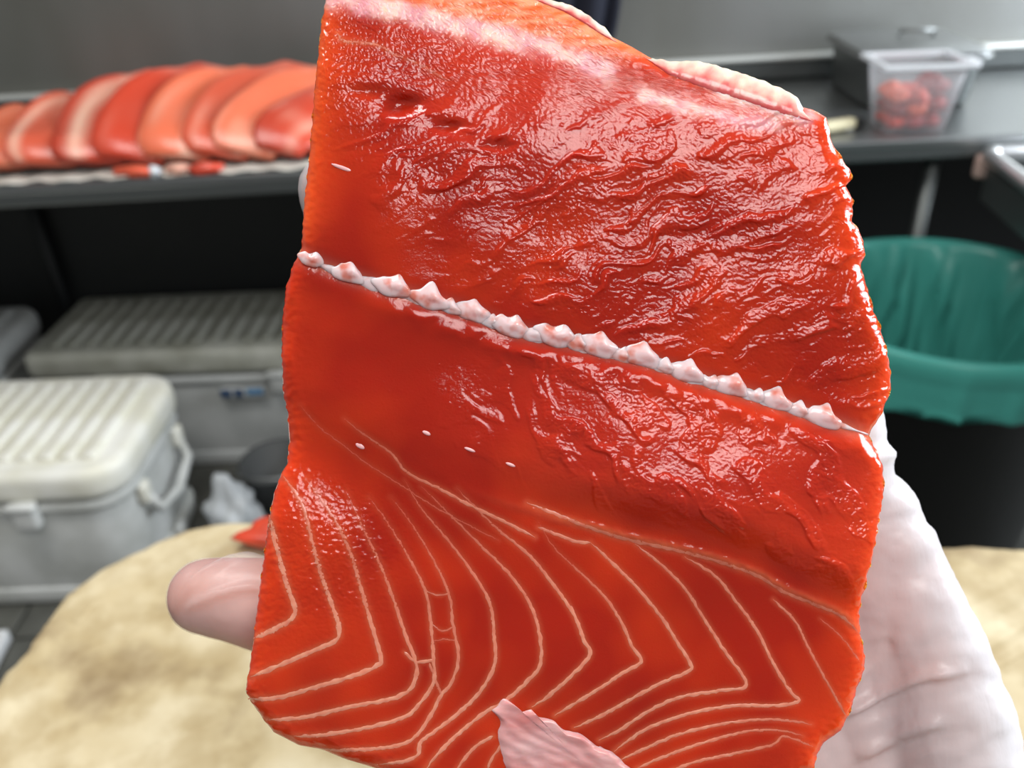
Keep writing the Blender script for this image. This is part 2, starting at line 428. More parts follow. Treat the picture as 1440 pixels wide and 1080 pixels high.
slabs = [
    (P3(-1.135, -1.17, -1.13, 0.93, 2.12), 0.15, 0.032, pale, 0.7, 'half hidden salmon side at the far left end of the heap', 0.2),
    (P3(-1.02, -1.04, -0.98, 0.955, 2.12), 0.16, 0.034, pale, 0.7, 'pale orange salmon side low at the left of the heap', 0.25),
    (P3(-0.93, -0.94, -0.86, 0.975), 0.17, 0.034, mid, 0.6, 'orange salmon side second from the left end of the heap', -0.3),
    (P3(-0.83, -0.84, -0.72, 1.0), 0.17, 0.036, red, 0.95, 'deep red salmon side with broad pale streak on top of the heap', -0.28),
    (P3(-0.755, -0.73, -0.60, 1.012), 0.17, 0.036, red, 0.25, 'darkest red smooth salmon side at the crest of the heap', 0.3),
    (P3(-0.66, -0.645, -0.50, 0.998), 0.17, 0.034, pale, 1.0, 'palest salmon side with white fat streak mid heap', 0.22),
    (P3(-0.575, -0.545, -0.41, 1.006), 0.16, 0.034, mid, 0.7, 'orange salmon side right of the palest one in the heap', 0.35),
    (P3(-0.52, -0.46, -0.30, 0.992), 0.16, 0.034, pale, 0.9, 'pale salmon side with white spot near the right of the heap', 0.15),
    (P3(-0.45, -0.37, -0.225, 0.965), 0.13, 0.032, red, 0.3, 'narrow red salmon side leaning at the right of the heap', 0.2),
]
for i, (p, w, th, b, st, lab, su) in enumerate(slabs): slab(p, w, th, b, st, lab, 20 + i, su, tilt=-0.2)
slab([(-0.40, 1.78, 0.925), (-0.34, 1.84, 0.945), (-0.27, 1.93, 0.96), (-0.20, 2.04, 0.965)], 0.20, 0.035, mid, 0.3, 'flat salmon side lying apart at the right end by the raised fillet', 40, 0.3)
def scrap(name, label, loc, size, color, seed, rz=0.0, cat='salmon', group=None, lift=0.0):
    rs = np.random.default_rng(seed)
    bm = bmesh.new(); bmesh.ops.create_icosphere(bm, subdivisions=3, radius=1)
    ph = rs.random(6) * 6
    for v in bm.verts:
        p = v.co; k = 1 + 0.18 * math.sin(3 * p.x + ph[0]) * math.cos(2 * p.y + ph[1]) + 0.1 * math.sin(6 * p.y + 4 * p.z + ph[2])
        v.co = Vector((p.x * size[0] * k, p.y * size[1] * k, max(-0.8, p.z) * size[2] * k))
    o = bm_obj(name, bm, None, None, True); 
    m = mat(name + '_flesh', color, 0.35, Subsurface_Weight=0.15, Subsurface_Scale=0.006); noise_color(m, tuple(c * 0.75 for c in color), tuple(min(1, c * 1.15) for c in color), 45); o.data.materials.append(m)
    o.location = (loc[0], loc[1], loc[2] + size[2] * 0.95 + lift); o.rotation_euler = (0, 0, rz)
    return tag(o, label, cat, group)
scrap('salmon_trimming', 'small red salmon trimming by the counter edge under the heap', (-0.595, 1.724, 0.90), (0.035, 0.013, 0.013), red, 1, 0.3)
scrap('salmon_trimming', 'pinkish pale trimming lying at the counter edge below the heap', (-0.655, 1.724, 0.90), (0.026, 0.012, 0.013), lin(225, 170, 150), 2)
scrap('salmon_trimming', 'orange trimming left of the pale one at the counter edge', (-0.745, 1.724, 0.90), (0.045, 0.013, 0.013), mid, 3, -0.1)
scrap('ice_lump', 'small whitish ice lump on the counter edge below the heap', (-0.70, 1.722, 0.90), (0.014, 0.012, 0.012), (0.7, 0.74, 0.78), 4, cat='ice')
# paper liner under the heap
lin_m = mat('wet_white_paper', (0.62, 0.60, 0.54), 0.5)
def liner():
    bm = bmesh.new(); n = 60
    top = []
    rows = [(-0.006, -0.004), (0.0, 0.0015), (0.03, 0.0015), (0.42, 0.0015)]
    for j, (yy, zz) in enumerate(rows):
        top.append([bm.verts.new((-1.20 + 0.98 * i / n, 1.725 + yy + (0.006 * math.sin(i * 0.9) if j < 3 else 0), 0.9006 + max(zz, 0) + (0.002 + 0.002 * math.sin(i * 1.7) if j < 3 else 0))) for i in range(n + 1)])
    for a, b in zip(top[:-1], top[1:]):
        for i in range(n): bm.faces.new((a[i], a[i + 1], b[i + 1], b[i]))
    o = bm_obj('paper_liner', bm, lin_m, None, True); md = o.modifiers.new('s', 'SOLIDIFY'); md.thickness = 0.0012; md.offset = 1
    tag(o, 'wet whitish paper sheet under the heaped salmon sides', 'paper')
liner()

# ------------------------------------------------------------------ right: steel pan, tub, handle, side table
def steel_pan():
    r = thing('steel_pan', 'deep covered stainless steel pan behind the plastic tub', 'pan', (0.955, 2.085, 0.90), D2R(-3))
    bm_obj('body', rbox((0, 0, 0.055), (0.25, 0.30, 0.106), 0.01, 3, 0.93, 0.03), steel_dull, r, True)
    bm_obj('rim', rbox((0, 0, 0.111), (0.285, 0.335, 0.008), 0.003, 2, 1.0, 0.035), steel, r, True)
    lid = bm_obj('lid', rbox((0, 0, 0.119), (0.275, 0.325, 0.008), 0.003, 2, 1.0, 0.035), steel, r, True)
    bm_obj('lid_grip', tube_bm([(0.0, 0.04, 0.121), (0.0, 0.04, 0.137), (0.08, 0.04, 0.137), (0.08, 0.04, 0.121)], 0.005, 8), steel, lid, True)
steel_pan()
def plastic_tub():
    clear = mat('frosted_clear_plastic', (0.88, 0.90, 0.93), 0.2, Alpha=0.2)
    rimm = mat('clear_rim_plastic', (0.90, 0.92, 0.95), 0.2, Alpha=0.6)
    r = thing('plastic_tub', 'clear plastic tub half full of red salmon scraps on the counter', 'tub', (0.860, 1.802, 0.9005), D2R(-4))
    def shell(w0, d0, w1, d1, h, t):
        bm = bmesh.new(); rings = []
        def ring(w, d, z, rr):
            pts = []
            for cx, cy, a0 in ((w / 2 - rr, d / 2 - rr, 0), (-w / 2 + rr, d / 2 - rr, 90), (-w / 2 + rr, -d / 2 + rr, 180), (w / 2 - rr, -d / 2 + rr, 270)):
                for k in range(6):
                    a = D2R(a0 + 18 * k); pts.append(bm.verts.new((cx + rr * math.cos(a), cy + rr * math.sin(a), z)))
            return pts
        rings = [ring(w0, d0, 0, 0.02), ring(w1, d1, h, 0.024), ring(w1 - 2 * t, d1 - 2 * t, h, 0.022), ring(w0 - 2 * t, d0 - 2 * t, t, 0.018)]
        for a, b in zip(rings[:-1], rings[1:]):
            for k in range(24): bm.faces.new((a[k], a[(k + 1) % 24], b[(k + 1) % 24], b[k]))
        bm.faces.new(rings[0]); bm.faces.new(rings[-1])
        return bm
    bm_obj('body', shell(0.128, 0.10, 0.168, 0.14, 0.135, 0.0022), clear, r, True)
    bm = bmesh.new()
    for sgn in (-1, 1):
        rbox((0, sgn * 0.072, 0.134), (0.184, 0.014, 0.010), 0.003, 2, bm=bm); rbox((sgn * 0.086, 0, 0.134), (0.014, 0.156, 0.010), 0.003, 2, bm=bm)
    bm_obj('rim', bm, rimm, r)
    bm_obj('lid_tab', rbox((0.108, 0.02, 0.126), (0.04, 0.05, 0.006), 0.002, 2), rimm, r)
    rs = random.Random(5); Mi = Matrix.Translation((0.860, 1.802, 0.9005)) @ Matrix.Rotation(D2R(-4), 4, 'Z')
    cols = [lin(226, 72, 48), lin(160, 26, 24), lin(240, 104, 72)]
    spots = [(-0.030, -0.018), (0.0, -0.022), (0.032, -0.018), (-0.03, 0.018), (0.002, 0.018), (0.033, 0.016)]
    names = ['front left', 'front middle', 'front right', 'back left', 'back middle', 'back right']
    for lay in range(3):
        for k, (x, y) in enumerate(spots):
            q = Mi @ Vector((x * (1 + 0.08 * lay), y * (1 + 0.1 * lay), 0.004 + 0.026 * lay + (0.008 if k % 3 == 2 else 0) * lay))
            o = scrap('salmon_scrap', 'red salmon scrap among those heaped in the clear plastic tub', q, (0.027, 0.025, 0.016), cols[(k + lay) % 3 if k % 3 != 2 else 1], 60 + lay * 6 + k, rs.random() * 3, group='salmon scraps in the plastic tub')
plastic_tub()
def knife():
    r = thing('knife', 'cream handled knife lying on the counter left of the tub', 'knife', (0.735, 1.80, 0.9005), D2R(20))
    bm_obj('handle', rbox((-0.04, 0, 0.014), (0.11, 0.026, 0.022), 0.008, 3), mat('cream_handle', lin(226, 216, 178), 0.5), r, True)
    bm_obj('ferrule', rbox((0.022, 0, 0.013), (0.02, 0.024, 0.020), 0.005, 2), black_pl, r, True)
    bm_obj('blade', rbox((0.0, 0, 0.003), (0.02, 0.02, 0.004), 0.001, 1), steel, r)
knife()
def side_table():
    r = thing('sink_table', 'stainless sink table with rolled rim at the right edge', 'table', (0.985, 1.692, 0), D2R(-7))
    # local: rear-left corner at origin, extends +x and -y
    L, W, z = 1.0, 0.75, 0.868
    bmr = tube_bm([(W, 0, z), (0.02, 0, z), (0.004, -0.004, z), (0, -0.02, z), (0, -L, z)], 0.015, 12)
    bm_obj('rolled_rim', bmr, mat('bright_steel', (0.85, 0.85, 0.86), 0.3, 0.9), r, True)
    bm_obj('apron', rbox((0.004, -L / 2, z - 0.045), (0.008, L - 0.03, 0.09)), steel_dull, r)
    bm_obj('apron', rbox((W / 2, -0.006, z - 0.045), (W - 0.04, 0.008, 0.09)), steel_dull, r)
    bm_obj('basin', rbox((W / 2 + 0.01, -L / 2 - 0.005, z - 0.08), (W, L - 0.02, 0.008)), steel_dull, r)
    for x, y in ((0.62, -0.05), (0.62, -L + 0.06)):
        bm_obj('leg', tube_bm([(x, y, 0), (x, y, z - 0.08)], 0.018, 10), steel, r, True)
    bm_obj('corner_cap', rbox((-0.004, 0.0, z - 0.026), (0.03, 0.026, 0.05), 0.010, 3), mat('pinkish_rubber', lin(190, 160, 150), 0.5), r, True)
side_table()

# ------------------------------------------------------------------ rubbish bin with teal bag
def rubbish_bin():
    bag = mat('teal_bag_film', lin(84, 180, 168), 0.33, Subsurface_Weight=0.0)
    nt = bag.node_tree; b = nt.nodes['Principled BSDF']
    tr = nt.nodes.new('ShaderNodeBsdfTranslucent'); tr.inputs['Color'].default_value = (*lin(60, 170, 155), 1)
    mx = nt.nodes.new('ShaderNodeMixShader'); mx.inputs[0].default_value = 0.3
    out = nt.nodes['Material Output']
    nt.links.new(b.outputs[0], mx.inputs[1]); nt.links.new(tr.outputs[0], mx.inputs[2]); nt.links.new(mx.outputs[0], out.inputs['Surface'])
    r = thing('rubbish_bin', 'black round rubbish bin lined with a teal plastic bag', 'bin', (0.825, 1.435, 0))
    seg = 96; H = 0.68; R0 = 0.275
    def lathe(prof, fn, name, m):
        V = []
        for j, (q, z) in enumerate(prof):
            for k in range(seg * (2 if fn else 1)):
                n = seg * (2 if fn else 1); a = 2 * math.pi * k / n
                dq, dz = fn(j, a, q, z) if fn else (0, 0)
                V.append(((q + dq) * math.cos(a), (q + dq) * math.sin(a), z + dz))
        n = seg * (2 if fn else 1)
        Fc = [(j * n + k, j * n + (k + 1) % n, (j + 1) * n + (k + 1) % n, (j + 1) * n + k) for j in range(len(prof) - 1) for k in range(n)]
        return np_mesh(name, np.array(V), Fc, m, r)
    lathe([(0.0, 0.004), (0.22, 0.004), (0.225, 0.012), (0.262, H - 0.03), (0.272, H - 0.028), (0.274, H - 0.004), (0.262, H - 0.004), (0.255, H - 0.03), (0.215, 0.02), (0.0, 0.02)], None, 'body', black_pl)
    ph = [random.random() * 6 for _ in range(6)]
    def folds(j, a, q, z):
        d = max(0, H - z)
        inner = j > 9
        amp = (0.028 if inner else 0.005) * min(1, d / 0.06)
        tw = 1.6 * d if inner else 0.0
        s = math.sin(13 * (a + tw) + ph[0]) * 0.5 + math.sin(23 * (a + tw * 1.2) + ph[1]) * 0.35 + math.sin(41 * (a + tw) + ph[2]) * 0.2
        dq = amp * s - (abs(s) * amp if inner else -abs(s) * amp * 0.6)
        dz = 0
        if j == 0: dz = 0.012 * math.sin(3 * a + ph[3]) + 0.008 * math.sin(7 * a + ph[4])
        if 0 < j < 4: dz = 0.006 * math.sin(5 * a + ph[5])
        return dq, dz
    prof = [(R0 + 0.008, H - 0.104), (R0 + 0.012, H - 0.094), (R0 + 0.006, H - 0.08), (R0 + 0.011, H - 0.06), (R0 + 0.006, H - 0.045), (R0 + 0.009, H - 0.03), (R0 + 0.010, H - 0.012), (R0 + 0.008, H + 0.004), (R0 + 0.001, H + 0.009), (R0 - 0.010, H + 0.006),
            (R0 - 0.016, H - 0.01), (R0 - 0.024, H - 0.04), (R0 - 0.032, H - 0.10), (R0 - 0.04, H - 0.18), (R0 - 0.05, H - 0.26), (R0 - 0.06, H - 0.34), (R0 - 0.08, H - 0.42), (R0 - 0.14, H - 0.45), (0.02, H - 0.46)]
    lathe(prof, folds, 'bag_liner', bag)
    for s in (-1, 1):
        bm_obj('handle', rbox((s * 0.265, 0.0, H - 0.16), (0.03, 0.11, 0.03), 0.01, 3), black_pl, r, True)
rubbish_bin()

# ------------------------------------------------------------------ cutting board and table below it
def cutting_board():
    ang = D2R(-7.5)
    r = thing('cutting_board', 'worn cream cutting board with rounded corner and brown stains below the hand', 'board', (-0.333, 0.567, 0.95), ang)
    # local: rear-left corner at the origin, +x right, -y toward the viewer
    W, Dp, rad, th = 0.95, 0.62, 0.115, 0.04
    out = []
    for cx, cy, a0 in ((rad, -rad, 90), (rad, -Dp + rad, 180), (W - rad, -Dp + rad, 270), (W - rad, -rad, 0)):
        for k in range(25): a = D2R(a0 + 90 * k / 24); out.append((cx + rad * math.cos(a), cy + rad * math.sin(a)))
    out.append(out[0]); P = catmull(out, 0.003)[:-1]; n = len(P)
    c = np.array([W / 2, -Dp / 2]); V = []; rings = []
    s = np.arange(n)
    jag = 0.0016 * pnoise(s / 4.0, s * 0) + 0.0035 * pnoise(s / 17.0, s * 0 + 5)
    for (inset, z) in ((0.004, -th), (0.0, -th + 0.005), (0.0, -0.006), (0.003, -0.0015), (0.009, 0.0), (0.03, 0.0005)):
        dirv = c - P; dirv /= np.linalg.norm(dirv, axis=1)[:, None]
        q = P + dirv * (inset + jag)[:, None]
        V.append(np.column_stack([q, np.full(n, z) + (0.0015 * pnoise(s / 9.0, s * 0 + 2) if z > -0.01 else 0)]))
    V = np.vstack(V); k6 = 6
    Fc = [(j * n + i, j * n + (i + 1) % n, (j + 1) * n + (i + 1) % n, (j + 1) * n + i) for j in range(k6 - 1) for i in range(n)]
    Fc += [tuple(range((k6 - 1) * n, k6 * n)), tuple(range(n))[::-1]]
    np_mesh('slab', V, Fc, board_m, r, smooth=False)
    t = thing('work_table', 'steel work table hidden under the cutting board', 'table', (-0.333, 0.567, 0), ang)
    bm_obj('top', rbox((0.52, -0.36, 0.893), (0.74, 0.40, 0.03), 0.004, 2), steel_dull, t)
    for x in (0.18, 0.86):
        for y in (-0.19, -0.53): bm_obj('leg', tube_bm([(x, y, 0), (x, y, 0.88)], 0.018, 10), steel, t, True)
cutting_board()
scrap('salmon_piece', 'red salmon piece lying on the cutting board behind the thumb', (-0.165, 0.512, 0.9505), (0.055, 0.022, 0.012), lin(205, 70, 45), 90, -0.2)

# ------------------------------------------------------------------ the held fillet: local frame = photo plane at distance D0
S = D0 / F
def zl(x0, y0, pts, k=2.5714): return [(x0 + a / k, y0 + b / k) for a, b in pts]
LEFT = [(462, -40), (458, 0), (452, 30), (447, 80), (442, 130), (438, 180), (435, 220), (430, 262), (426, 310), (424, 350), (413, 370), (402, 405), (397, 450), (396, 500), (398, 550), (404, 580), (407, 620), (404, 650), (395, 668), (385, 695), (378, 730), (370, 790), (362, 850), (355, 910), (348, 955), (345, 970), (352, 985), (362, 1000), (385, 1030), (420, 1048), (450, 1053), (490, 1069), (560, 1090), (660, 1118), (720, 1135)]
RIGHT = [(650, -40), (765, 0), (800, 14), (830, 32), (862, 52), (900, 72), (940, 97), (1000, 112), (1060, 127), (1110, 146), (1142, 154), (1163, 165), (1167, 190), (1176, 212), (1196, 238), (1197, 252), (1190, 262), (1200, 282), (1198, 312), (1208, 322), (1216, 345), (1216, 362), (1210, 372), (1218, 400), (1226, 428), (1238, 460), (1247, 492), (1252, 520), (1254, 540), (1249, 560), (1239, 584), (1228, 600), (1221, 613), (1232, 632), (1242, 656), (1243, 690), (1238, 722), (1232, 760), (1225, 792), (1215, 832), (1208, 862), (1210, 892), (1217, 928), (1215, 942), (1205, 970), (1195, 1002), (1183, 1027), (1158, 1045), (1149, 1062), (1145, 1080), (1110, 1105), (1020, 1128), (960, 1135)]
OUTLINE = RIGHT + LEFT[::-1]
CART = [(424, 360), (439, 368), (490, 388), (552, 408), (604, 423), (669, 442), (719, 465), (783, 477), (842, 492), (904, 505), (966, 528), (1028, 547), (1094, 567), (1168, 593), (1226, 613)]
RIDGE = [(398, 550), (424, 572), (457, 593), (511, 608), (560, 635), (600, 660), (650, 690), (709, 711), (752, 724), (787, 734), (827, 742)] + zl(780, 660, [(260, 250), (420, 285), (560, 320), (650, 350), (740, 385), (830, 440), (940, 485), (1040, 530), (1110, 600)])
VALLEY = [(395, 625), (450, 648), (520, 690), (600, 745), (700, 815)]
FATB = [(470, -5), (530, 8), (600, 25), (660, 40), (710, 52), (770, 66), (825, 88), (850, 100)]
FATC = [(905, 133), (940, 143), (985, 155), (1030, 168), (1090, 175)]
FLAPB = [(1015, 128), (1060, 143), (1100, 157), (1135, 166)]

# white fat seams (zoomed tracing boxes): points, strength start -> end, width
SEAMS = [
    (320, 660, [(150, 165), (180, 290), (215, 420), (243, 500), (232, 540), (165, 580), (92, 612)], 0.9, 1.0, 3.2),
    (320, 660, [(195, 15), (270, 130), (310, 280), (345, 400), (385, 510), (402, 570), (392, 618), (300, 660), (180, 712), (80, 752)], 0.5, 1.0, 3.0),
    (320, 660, [(280, 30), (380, 170), (440, 290), (480, 420), (520, 560), (554, 680), (540, 710), (450, 748), (320, 787), (180, 826), (74, 830)], 0.35, 1.0, 3.0),
    (320, 660, [(430, 80), (480, 190), (550, 340), (600, 470), (640, 590), (680, 695), (682, 745), (655, 800), (580, 833), (450, 857), (280, 896), (140, 907)], 0.25, 1.0, 2.8),
    (320, 660, [(510, 100), (570, 180), (650, 310), (715, 440), (735, 560), (745, 690), (745, 770), (700, 840), (640, 895), (500, 935), (330, 962), (240, 965)], 0.2, 1.0, 2.6),
    (320, 660, [(590, 100), (660, 190), (740, 320), (800, 450), (815, 560), (835, 680), (810, 770), (770, 820), (740, 880), (680, 965), (600, 1002), (420, 1016), (340, 1010)], 0.2, 0.9, 2.6),
    (320, 660, [(715, 440), (760, 455), (800, 450)], 0.5, 0.5, 1.8),
    (320, 660, [(735, 560), (780, 585), (815, 570)], 0.5, 0.5, 1.8),
    (320, 660, [(745, 620), (790, 615), (825, 620)], 0.4, 0.4, 1.6),
    (320, 660, [(640, 660), (680, 695), (745, 690)], 0.7, 0.8, 2.2),
    (320, 660, [(730, 700), (755, 770), (775, 820)], 0.6, 0.6, 2.2),
    (320, 660, [(640, 40), (700, 140), (800, 260), (890, 380), (950, 490), (965, 620), (967, 700), (930, 780), (880, 840), (800, 910), (700, 985), (690, 1030), (640, 1055), (540, 1068)], 0.25, 0.95, 2.6),
    (320, 660, [(700, 60), (830, 190), (920, 280), (1020, 380), (1090, 480), (1125, 580), (1132, 700), (1080, 770), (1000, 840), (930, 880), (830, 960), (760, 1030), (712, 1090)], 0.25, 0.95, 2.6),
    (320, 660, [(830, 70), (970, 210), (1090, 310), (1180, 420), (1250, 520), (1290, 620), (1311, 668), (1260, 730), (1160, 820), (1100, 860)], 0.3, 0.95, 2.6),
    (780, 660, [(-60, 190), (0, 285), (100, 380), (180, 460), (240, 550), (280, 640), (312, 695), (240, 740), (150, 800), (0, 890)], 0.15, 0.95, 2.4),
    (780, 660, [(130, 265), (200, 330), (300, 430), (390, 540), (440, 620), (492, 705), (480, 732), (380, 775), (260, 840), (170, 890), (70, 935)], 0.7, 0.95, 2.4),
    (780, 660, [(290, 270), (380, 340), (470, 430), (540, 540), (610, 650), (693, 777), (600, 800), (450, 825), (330, 880), (240, 940), (160, 980)], 0.6, 0.95, 2.3),
    (780, 660, [(470, 315), (580, 385), (650, 470), (730, 580), (790, 700), (850, 800), (882, 838), (800, 854), (650, 855), (500, 880), (350, 930), (260, 985), (215, 1020)], 0.65, 0.95, 2.3),
    (780, 660, [(790, 470), (870, 550), (920, 650), (980, 760), (1058, 900)], 0.7, 0.6, 2.0),
    (780, 660, [(960, 540), (1040, 610), (1115, 710)], 0.4, 0.4, 1.8),
    (780, 660, [(930, 922), (840, 908), (740, 905), (600, 922), (450, 958), (330, 1008), (240, 1050)], 0.5, 0.9, 2.2),
    (780, 660, [(900, 965), (820, 945), (700, 947), (540, 988), (400, 1037), (300, 1080)], 0.4, 0.85, 2.2),
    (780, 660, [(940, 1005), (830, 965), (790, 995), (640, 1030), (520, 1055), (430, 1085)], 0.4, 0.8, 2.2),
    (320, 660, [(960, 965), (900, 1000), (850, 1055), (830, 1085)], 0.9, 0.8, 2.4),
    (320, 660, [(1000, 985), (960, 1040), (940, 1080)], 0.8, 0.8, 2.2),
    (340, 340, [(210, 590), (280, 670), (360, 730), (450, 800), (560, 870), (700, 960), (850, 1040), (930, 1080)], 0.22, 0.3, 2.2),
    (340, 340, [(370, 640), (440, 695), (540, 765), (600, 835), (720, 895), (830, 955), (950, 1012), (1060, 1068)], 0.3, 0.75, 2.4),
    (780, 660, [(-100, 120), (0, 160), (120, 208), (260, 253), (420, 288), (560, 324), (650, 353), (740, 388), (830, 443), (940, 488), (1040, 533), (1105, 598)], 0.7, 0.6, 2.8),
    (780, 660, [(-60, 210), (0, 232), (80, 262), (130, 265)], 0.6, 0.8, 2.4),
    (340, 0, [(345, 120), (370, 148), (480, 160), (560, 200), (640, 232), (740, 290)], 0.8, 0.35, 2.2),
]
SEAM_PX = [(catmull(zl(a, b, pts), 2.5), s0, s1, w) for a, b, pts, s0, s1, w in SEAMS]

def field(px, py):
    """height of the cut face toward the viewer, in pixel units, plus masks"""
    de, _, _ = poly_dist(px, py, OUTLINE)
    h = np.zeros(px.shape)
    # rounded cut edge
    re = 20 + 7 * pnoise(px / 40, py / 40)
    t = np.clip(1 - de / re, 0, 1); h -= re * 0.9 * (1 - np.sqrt(np.clip(1 - t * t, 0, 1)))
    # big form: the top falls back, the belly rolls
    h -= 0.00034 * np.clip(330 - py, 0, None) ** 2
    h -= 0.00030 * np.clip(px - 980, 0, None) ** 2
    h += 7 * fbm(px, py, 210, 2, 3.1)
    dv, _, vv = poly_dist(px, py, VALLEY)
    h -= 24 * np.exp(-(dv / 74) ** 2) * (1 - 0.7 * vv)
    h += 5 * np.exp(-(((px - 440) / 120) ** 2 + ((py - 800) / 130) ** 2))
    dr, sr, pr = poly_dist(px, py, RIDGE)
    sd = dr * sr
    h += np.where(sd < 0, 1, 0) * 0 + (0.6 + 2.4 * sstep(0.3, 0.75, pr)) * (1 - sstep(-7, 6, sd + 3 * pnoise(px / 14, py / 14))) * np.exp(-np.clip(-sd, 0, None) / 70)
    h += 2.0 * sstep(0.3, 0.6, pr) * np.exp(-((sd + 5) / 7) ** 2) * (0.7 + 0.6 * pnoise(px / 12, py / 12))
    # spine groove, and the lower muscle swelling out below it
    dc, scx, pc = poly_dist(px, py, CART); cd = dc * scx
    h += 0.17 * np.clip(cd, 0, 150) * sstep(10, 75, -sd) * sstep(620, 900, px)
    h -= 5 * np.exp(-(cd / 13) ** 2)
    h += 5.5 * np.exp(-((cd - 26) / 15) ** 2) * sstep(0.05, 0.3, pc) * (0.6 + 0.5 * pnoise(px / 22, py / 22))
    # gouges near the top
    for gx, gy, ax, ay, dp in ((566, 146, 26, 12, 15), (556, 156, 14, 7, 7), (632, 178, 22, 9, 10), (700, 204, 20, 8, 8), (520, 128, 30, 9, 5)):
        h -= dp * np.exp(-(((px - gx) / ax) ** 2 + ((py - gy) / ay) ** 2))
    # region masks
    above = np.where(cd < 0, 1.0, 0.0)
    up = sstep(-12, -45, cd)
    low = sstep(10, 40, cd) * (1 - sstep(-60, -20, sd)) * sstep(0.25, 0.55, pc)
    belly = sstep(4, 18, sd)
    smooth_up = np.exp(-(((px - 560) / 170) ** 2 + ((py - 365) / 75) ** 2))
    flake = up * sstep(120, 230, py) * sstep(430, 700, px + 0.5 * (300 - py)) * (1 - 0.85 * smooth_up)
    # flaky stepped ridges: patches of wrinkled film on the gentle faces, smooth dark troughs between
    top = sstep(215, 90, py) * np.where(cd < 0, 1.0, 0.0)
    wx = px + 22 * fbm(px, py, 90, 2, 7.7); wy = py + 18 * fbm(px, py, 70, 2, 1.9)
    Au = wx * 0.92 - wy * 0.40; Tu = wx * 0.40 + wy * 0.92
    pu = sstep(-0.16, 0.20, fbm(Au / 3.0, Tu, 34, 3, 4.4, 0.55) + 0.22 * sstep(330, 120, py) - 0.10)
    tt = (Tu + 9 * pnoise(Au / 60, Tu / 60)) / 36.0; fr = tt - np.floor(tt)
    saw = np.where(fr < 0.70, fr / 0.70, (1 - fr) / 0.30); saw = saw * saw * (3 - 2 * saw)
    gu = sstep(0.08, 0.3, fr) * (1 - sstep(0.72, 0.82, fr))
    h += flake * (0.5 + 4.2 * pu) * np.clip(0.65 + 0.8 * pnoise(Au / 75 + 5, Tu / 40), 0.1, 1.3) * saw
    # lower muscle: streaks running down to the right
    Al = wx * 0.60 + wy * 0.80; Tl = wx * 0.80 - wy * 0.60
    plw = sstep(-0.05, 0.30, fbm(Al / 2.6, Tl, 40, 3, 8.4, 0.55) + 0.16 * np.exp(-((cd - 30) / 30) ** 2))
    tl = Tl / 52.0; fl_ = tl - np.floor(tl); sl = np.where(fl_ < 0.75, fl_ / 0.75, (1 - fl_) / 0.25)
    h += low * (0.4 + 1.6 * plw) * sl * sl * (3 - 2 * sl)
    h += low * plw * 0.085 * 14 * sstep(-1, 1, pnoise(px / 40, py / 22))
    wr = np.clip(flake * (0.45 + 0.55 * pu) + low * (0.35 + 0.65 * plw) + 0.9 * top, 0, 1.1)
    h += (0.25 + 0.5 * wr) * 1.6 * fbm(px, py * 1.5, 60, 2, 2.2) * (1 - 0.7 * belly)
    cr = np.abs(pnoise(px / 13 + 0.5 * pnoise(px / 24, py / 24), py / 8.5))
    h += wr * 2.0 * np.clip(cr, 0.0, 0.35)
    qx = px + 5 * pnoise(px / 15, py / 15 + 3); qy = py + 5 * pnoise(px / 15 + 8, py / 15)
    cr2 = np.abs(pnoise(qx / 7.5 + 9, qy / 5.2))
    h += wr * 2.1 * np.clip(cr2, 0, 0.34)
    cr3 = np.abs(pnoise(qx / 4.2 + 29, qy / 3.2))
    h += wr * 0.9 * np.clip(cr3, 0, 0.3)
    h += (0.03 + 0.10 * wr) * pnoise(px / 3.4, py / 2.8)
    spk = sstep(0.52, 0.66, pnoise(px / 5.0 + 40, py / 3.6 + 40))
    h += 0.22 * spk * (1 - belly * 0.4)
    h += np.exp(-de / 16) * (2.2 * pnoise(px / 9, py / 8) + 0.7 * np.abs(pnoise(px / 4.5, py / 4)))
    # left belly grain that glints
    gl = np.exp(-(((px - 450) / 110) ** 2 + ((py - 790) / 120) ** 2))
    h += gl * (0.65 * pnoise(px / 9, py / 7) + 0.55 * pnoise(px / 5, py / 4) + 0.25 * pnoise(px / 3, py / 2.6))
    return h, dict(de=de, cd=cd, dc=dc, pc=pc, sd=sd, pr=pr, belly=belly, up=up, low=low, flake=flake, dv=dv)

flesh_m = mat('wet_salmon_flesh', (0.6, 0.1, 0.03), 0.09, Subsurface_Weight=0.7, Subsurface_Scale=0.0045, IOR=1.42)
flesh_m.node_tree.nodes['Principled BSDF'].inputs['Subsurface Radius'].default_value = (1.0, 0.25, 0.08)
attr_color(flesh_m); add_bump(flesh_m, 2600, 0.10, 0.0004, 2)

FM = CM @ Matrix.Translation((0, 0, -D0))
fil = thing('salmon_fillet', 'large raw orange salmon fillet with white spine line held up in the gloved hand', 'salmon')
fil.matrix_world = FM
def to_local(px, py, h):
    k = 1 - h / F          # keep the traced outline true where the face bends away
    return np.column_stack([(px - 720) * S * k, (540 - py) * S * k, h * S])

def outline_xy(v, side):
    P = np.array(side, float); return np.interp(v, P[:, 1], P[:, 0])
def right_x(v):
    P = np.array(RIGHT, float); y = np.maximum.accumulate(P[:, 1] + np.arange(len(P)) * 1e-6); return np.interp(v, y, P[:, 0])
def left_x(v):
    P = np.array(LEFT, float); y = np.maximum.accumulate(P[:, 1] + np.arange(len(P)) * 1e-6); return np.interp(v, y, P[:, 0])

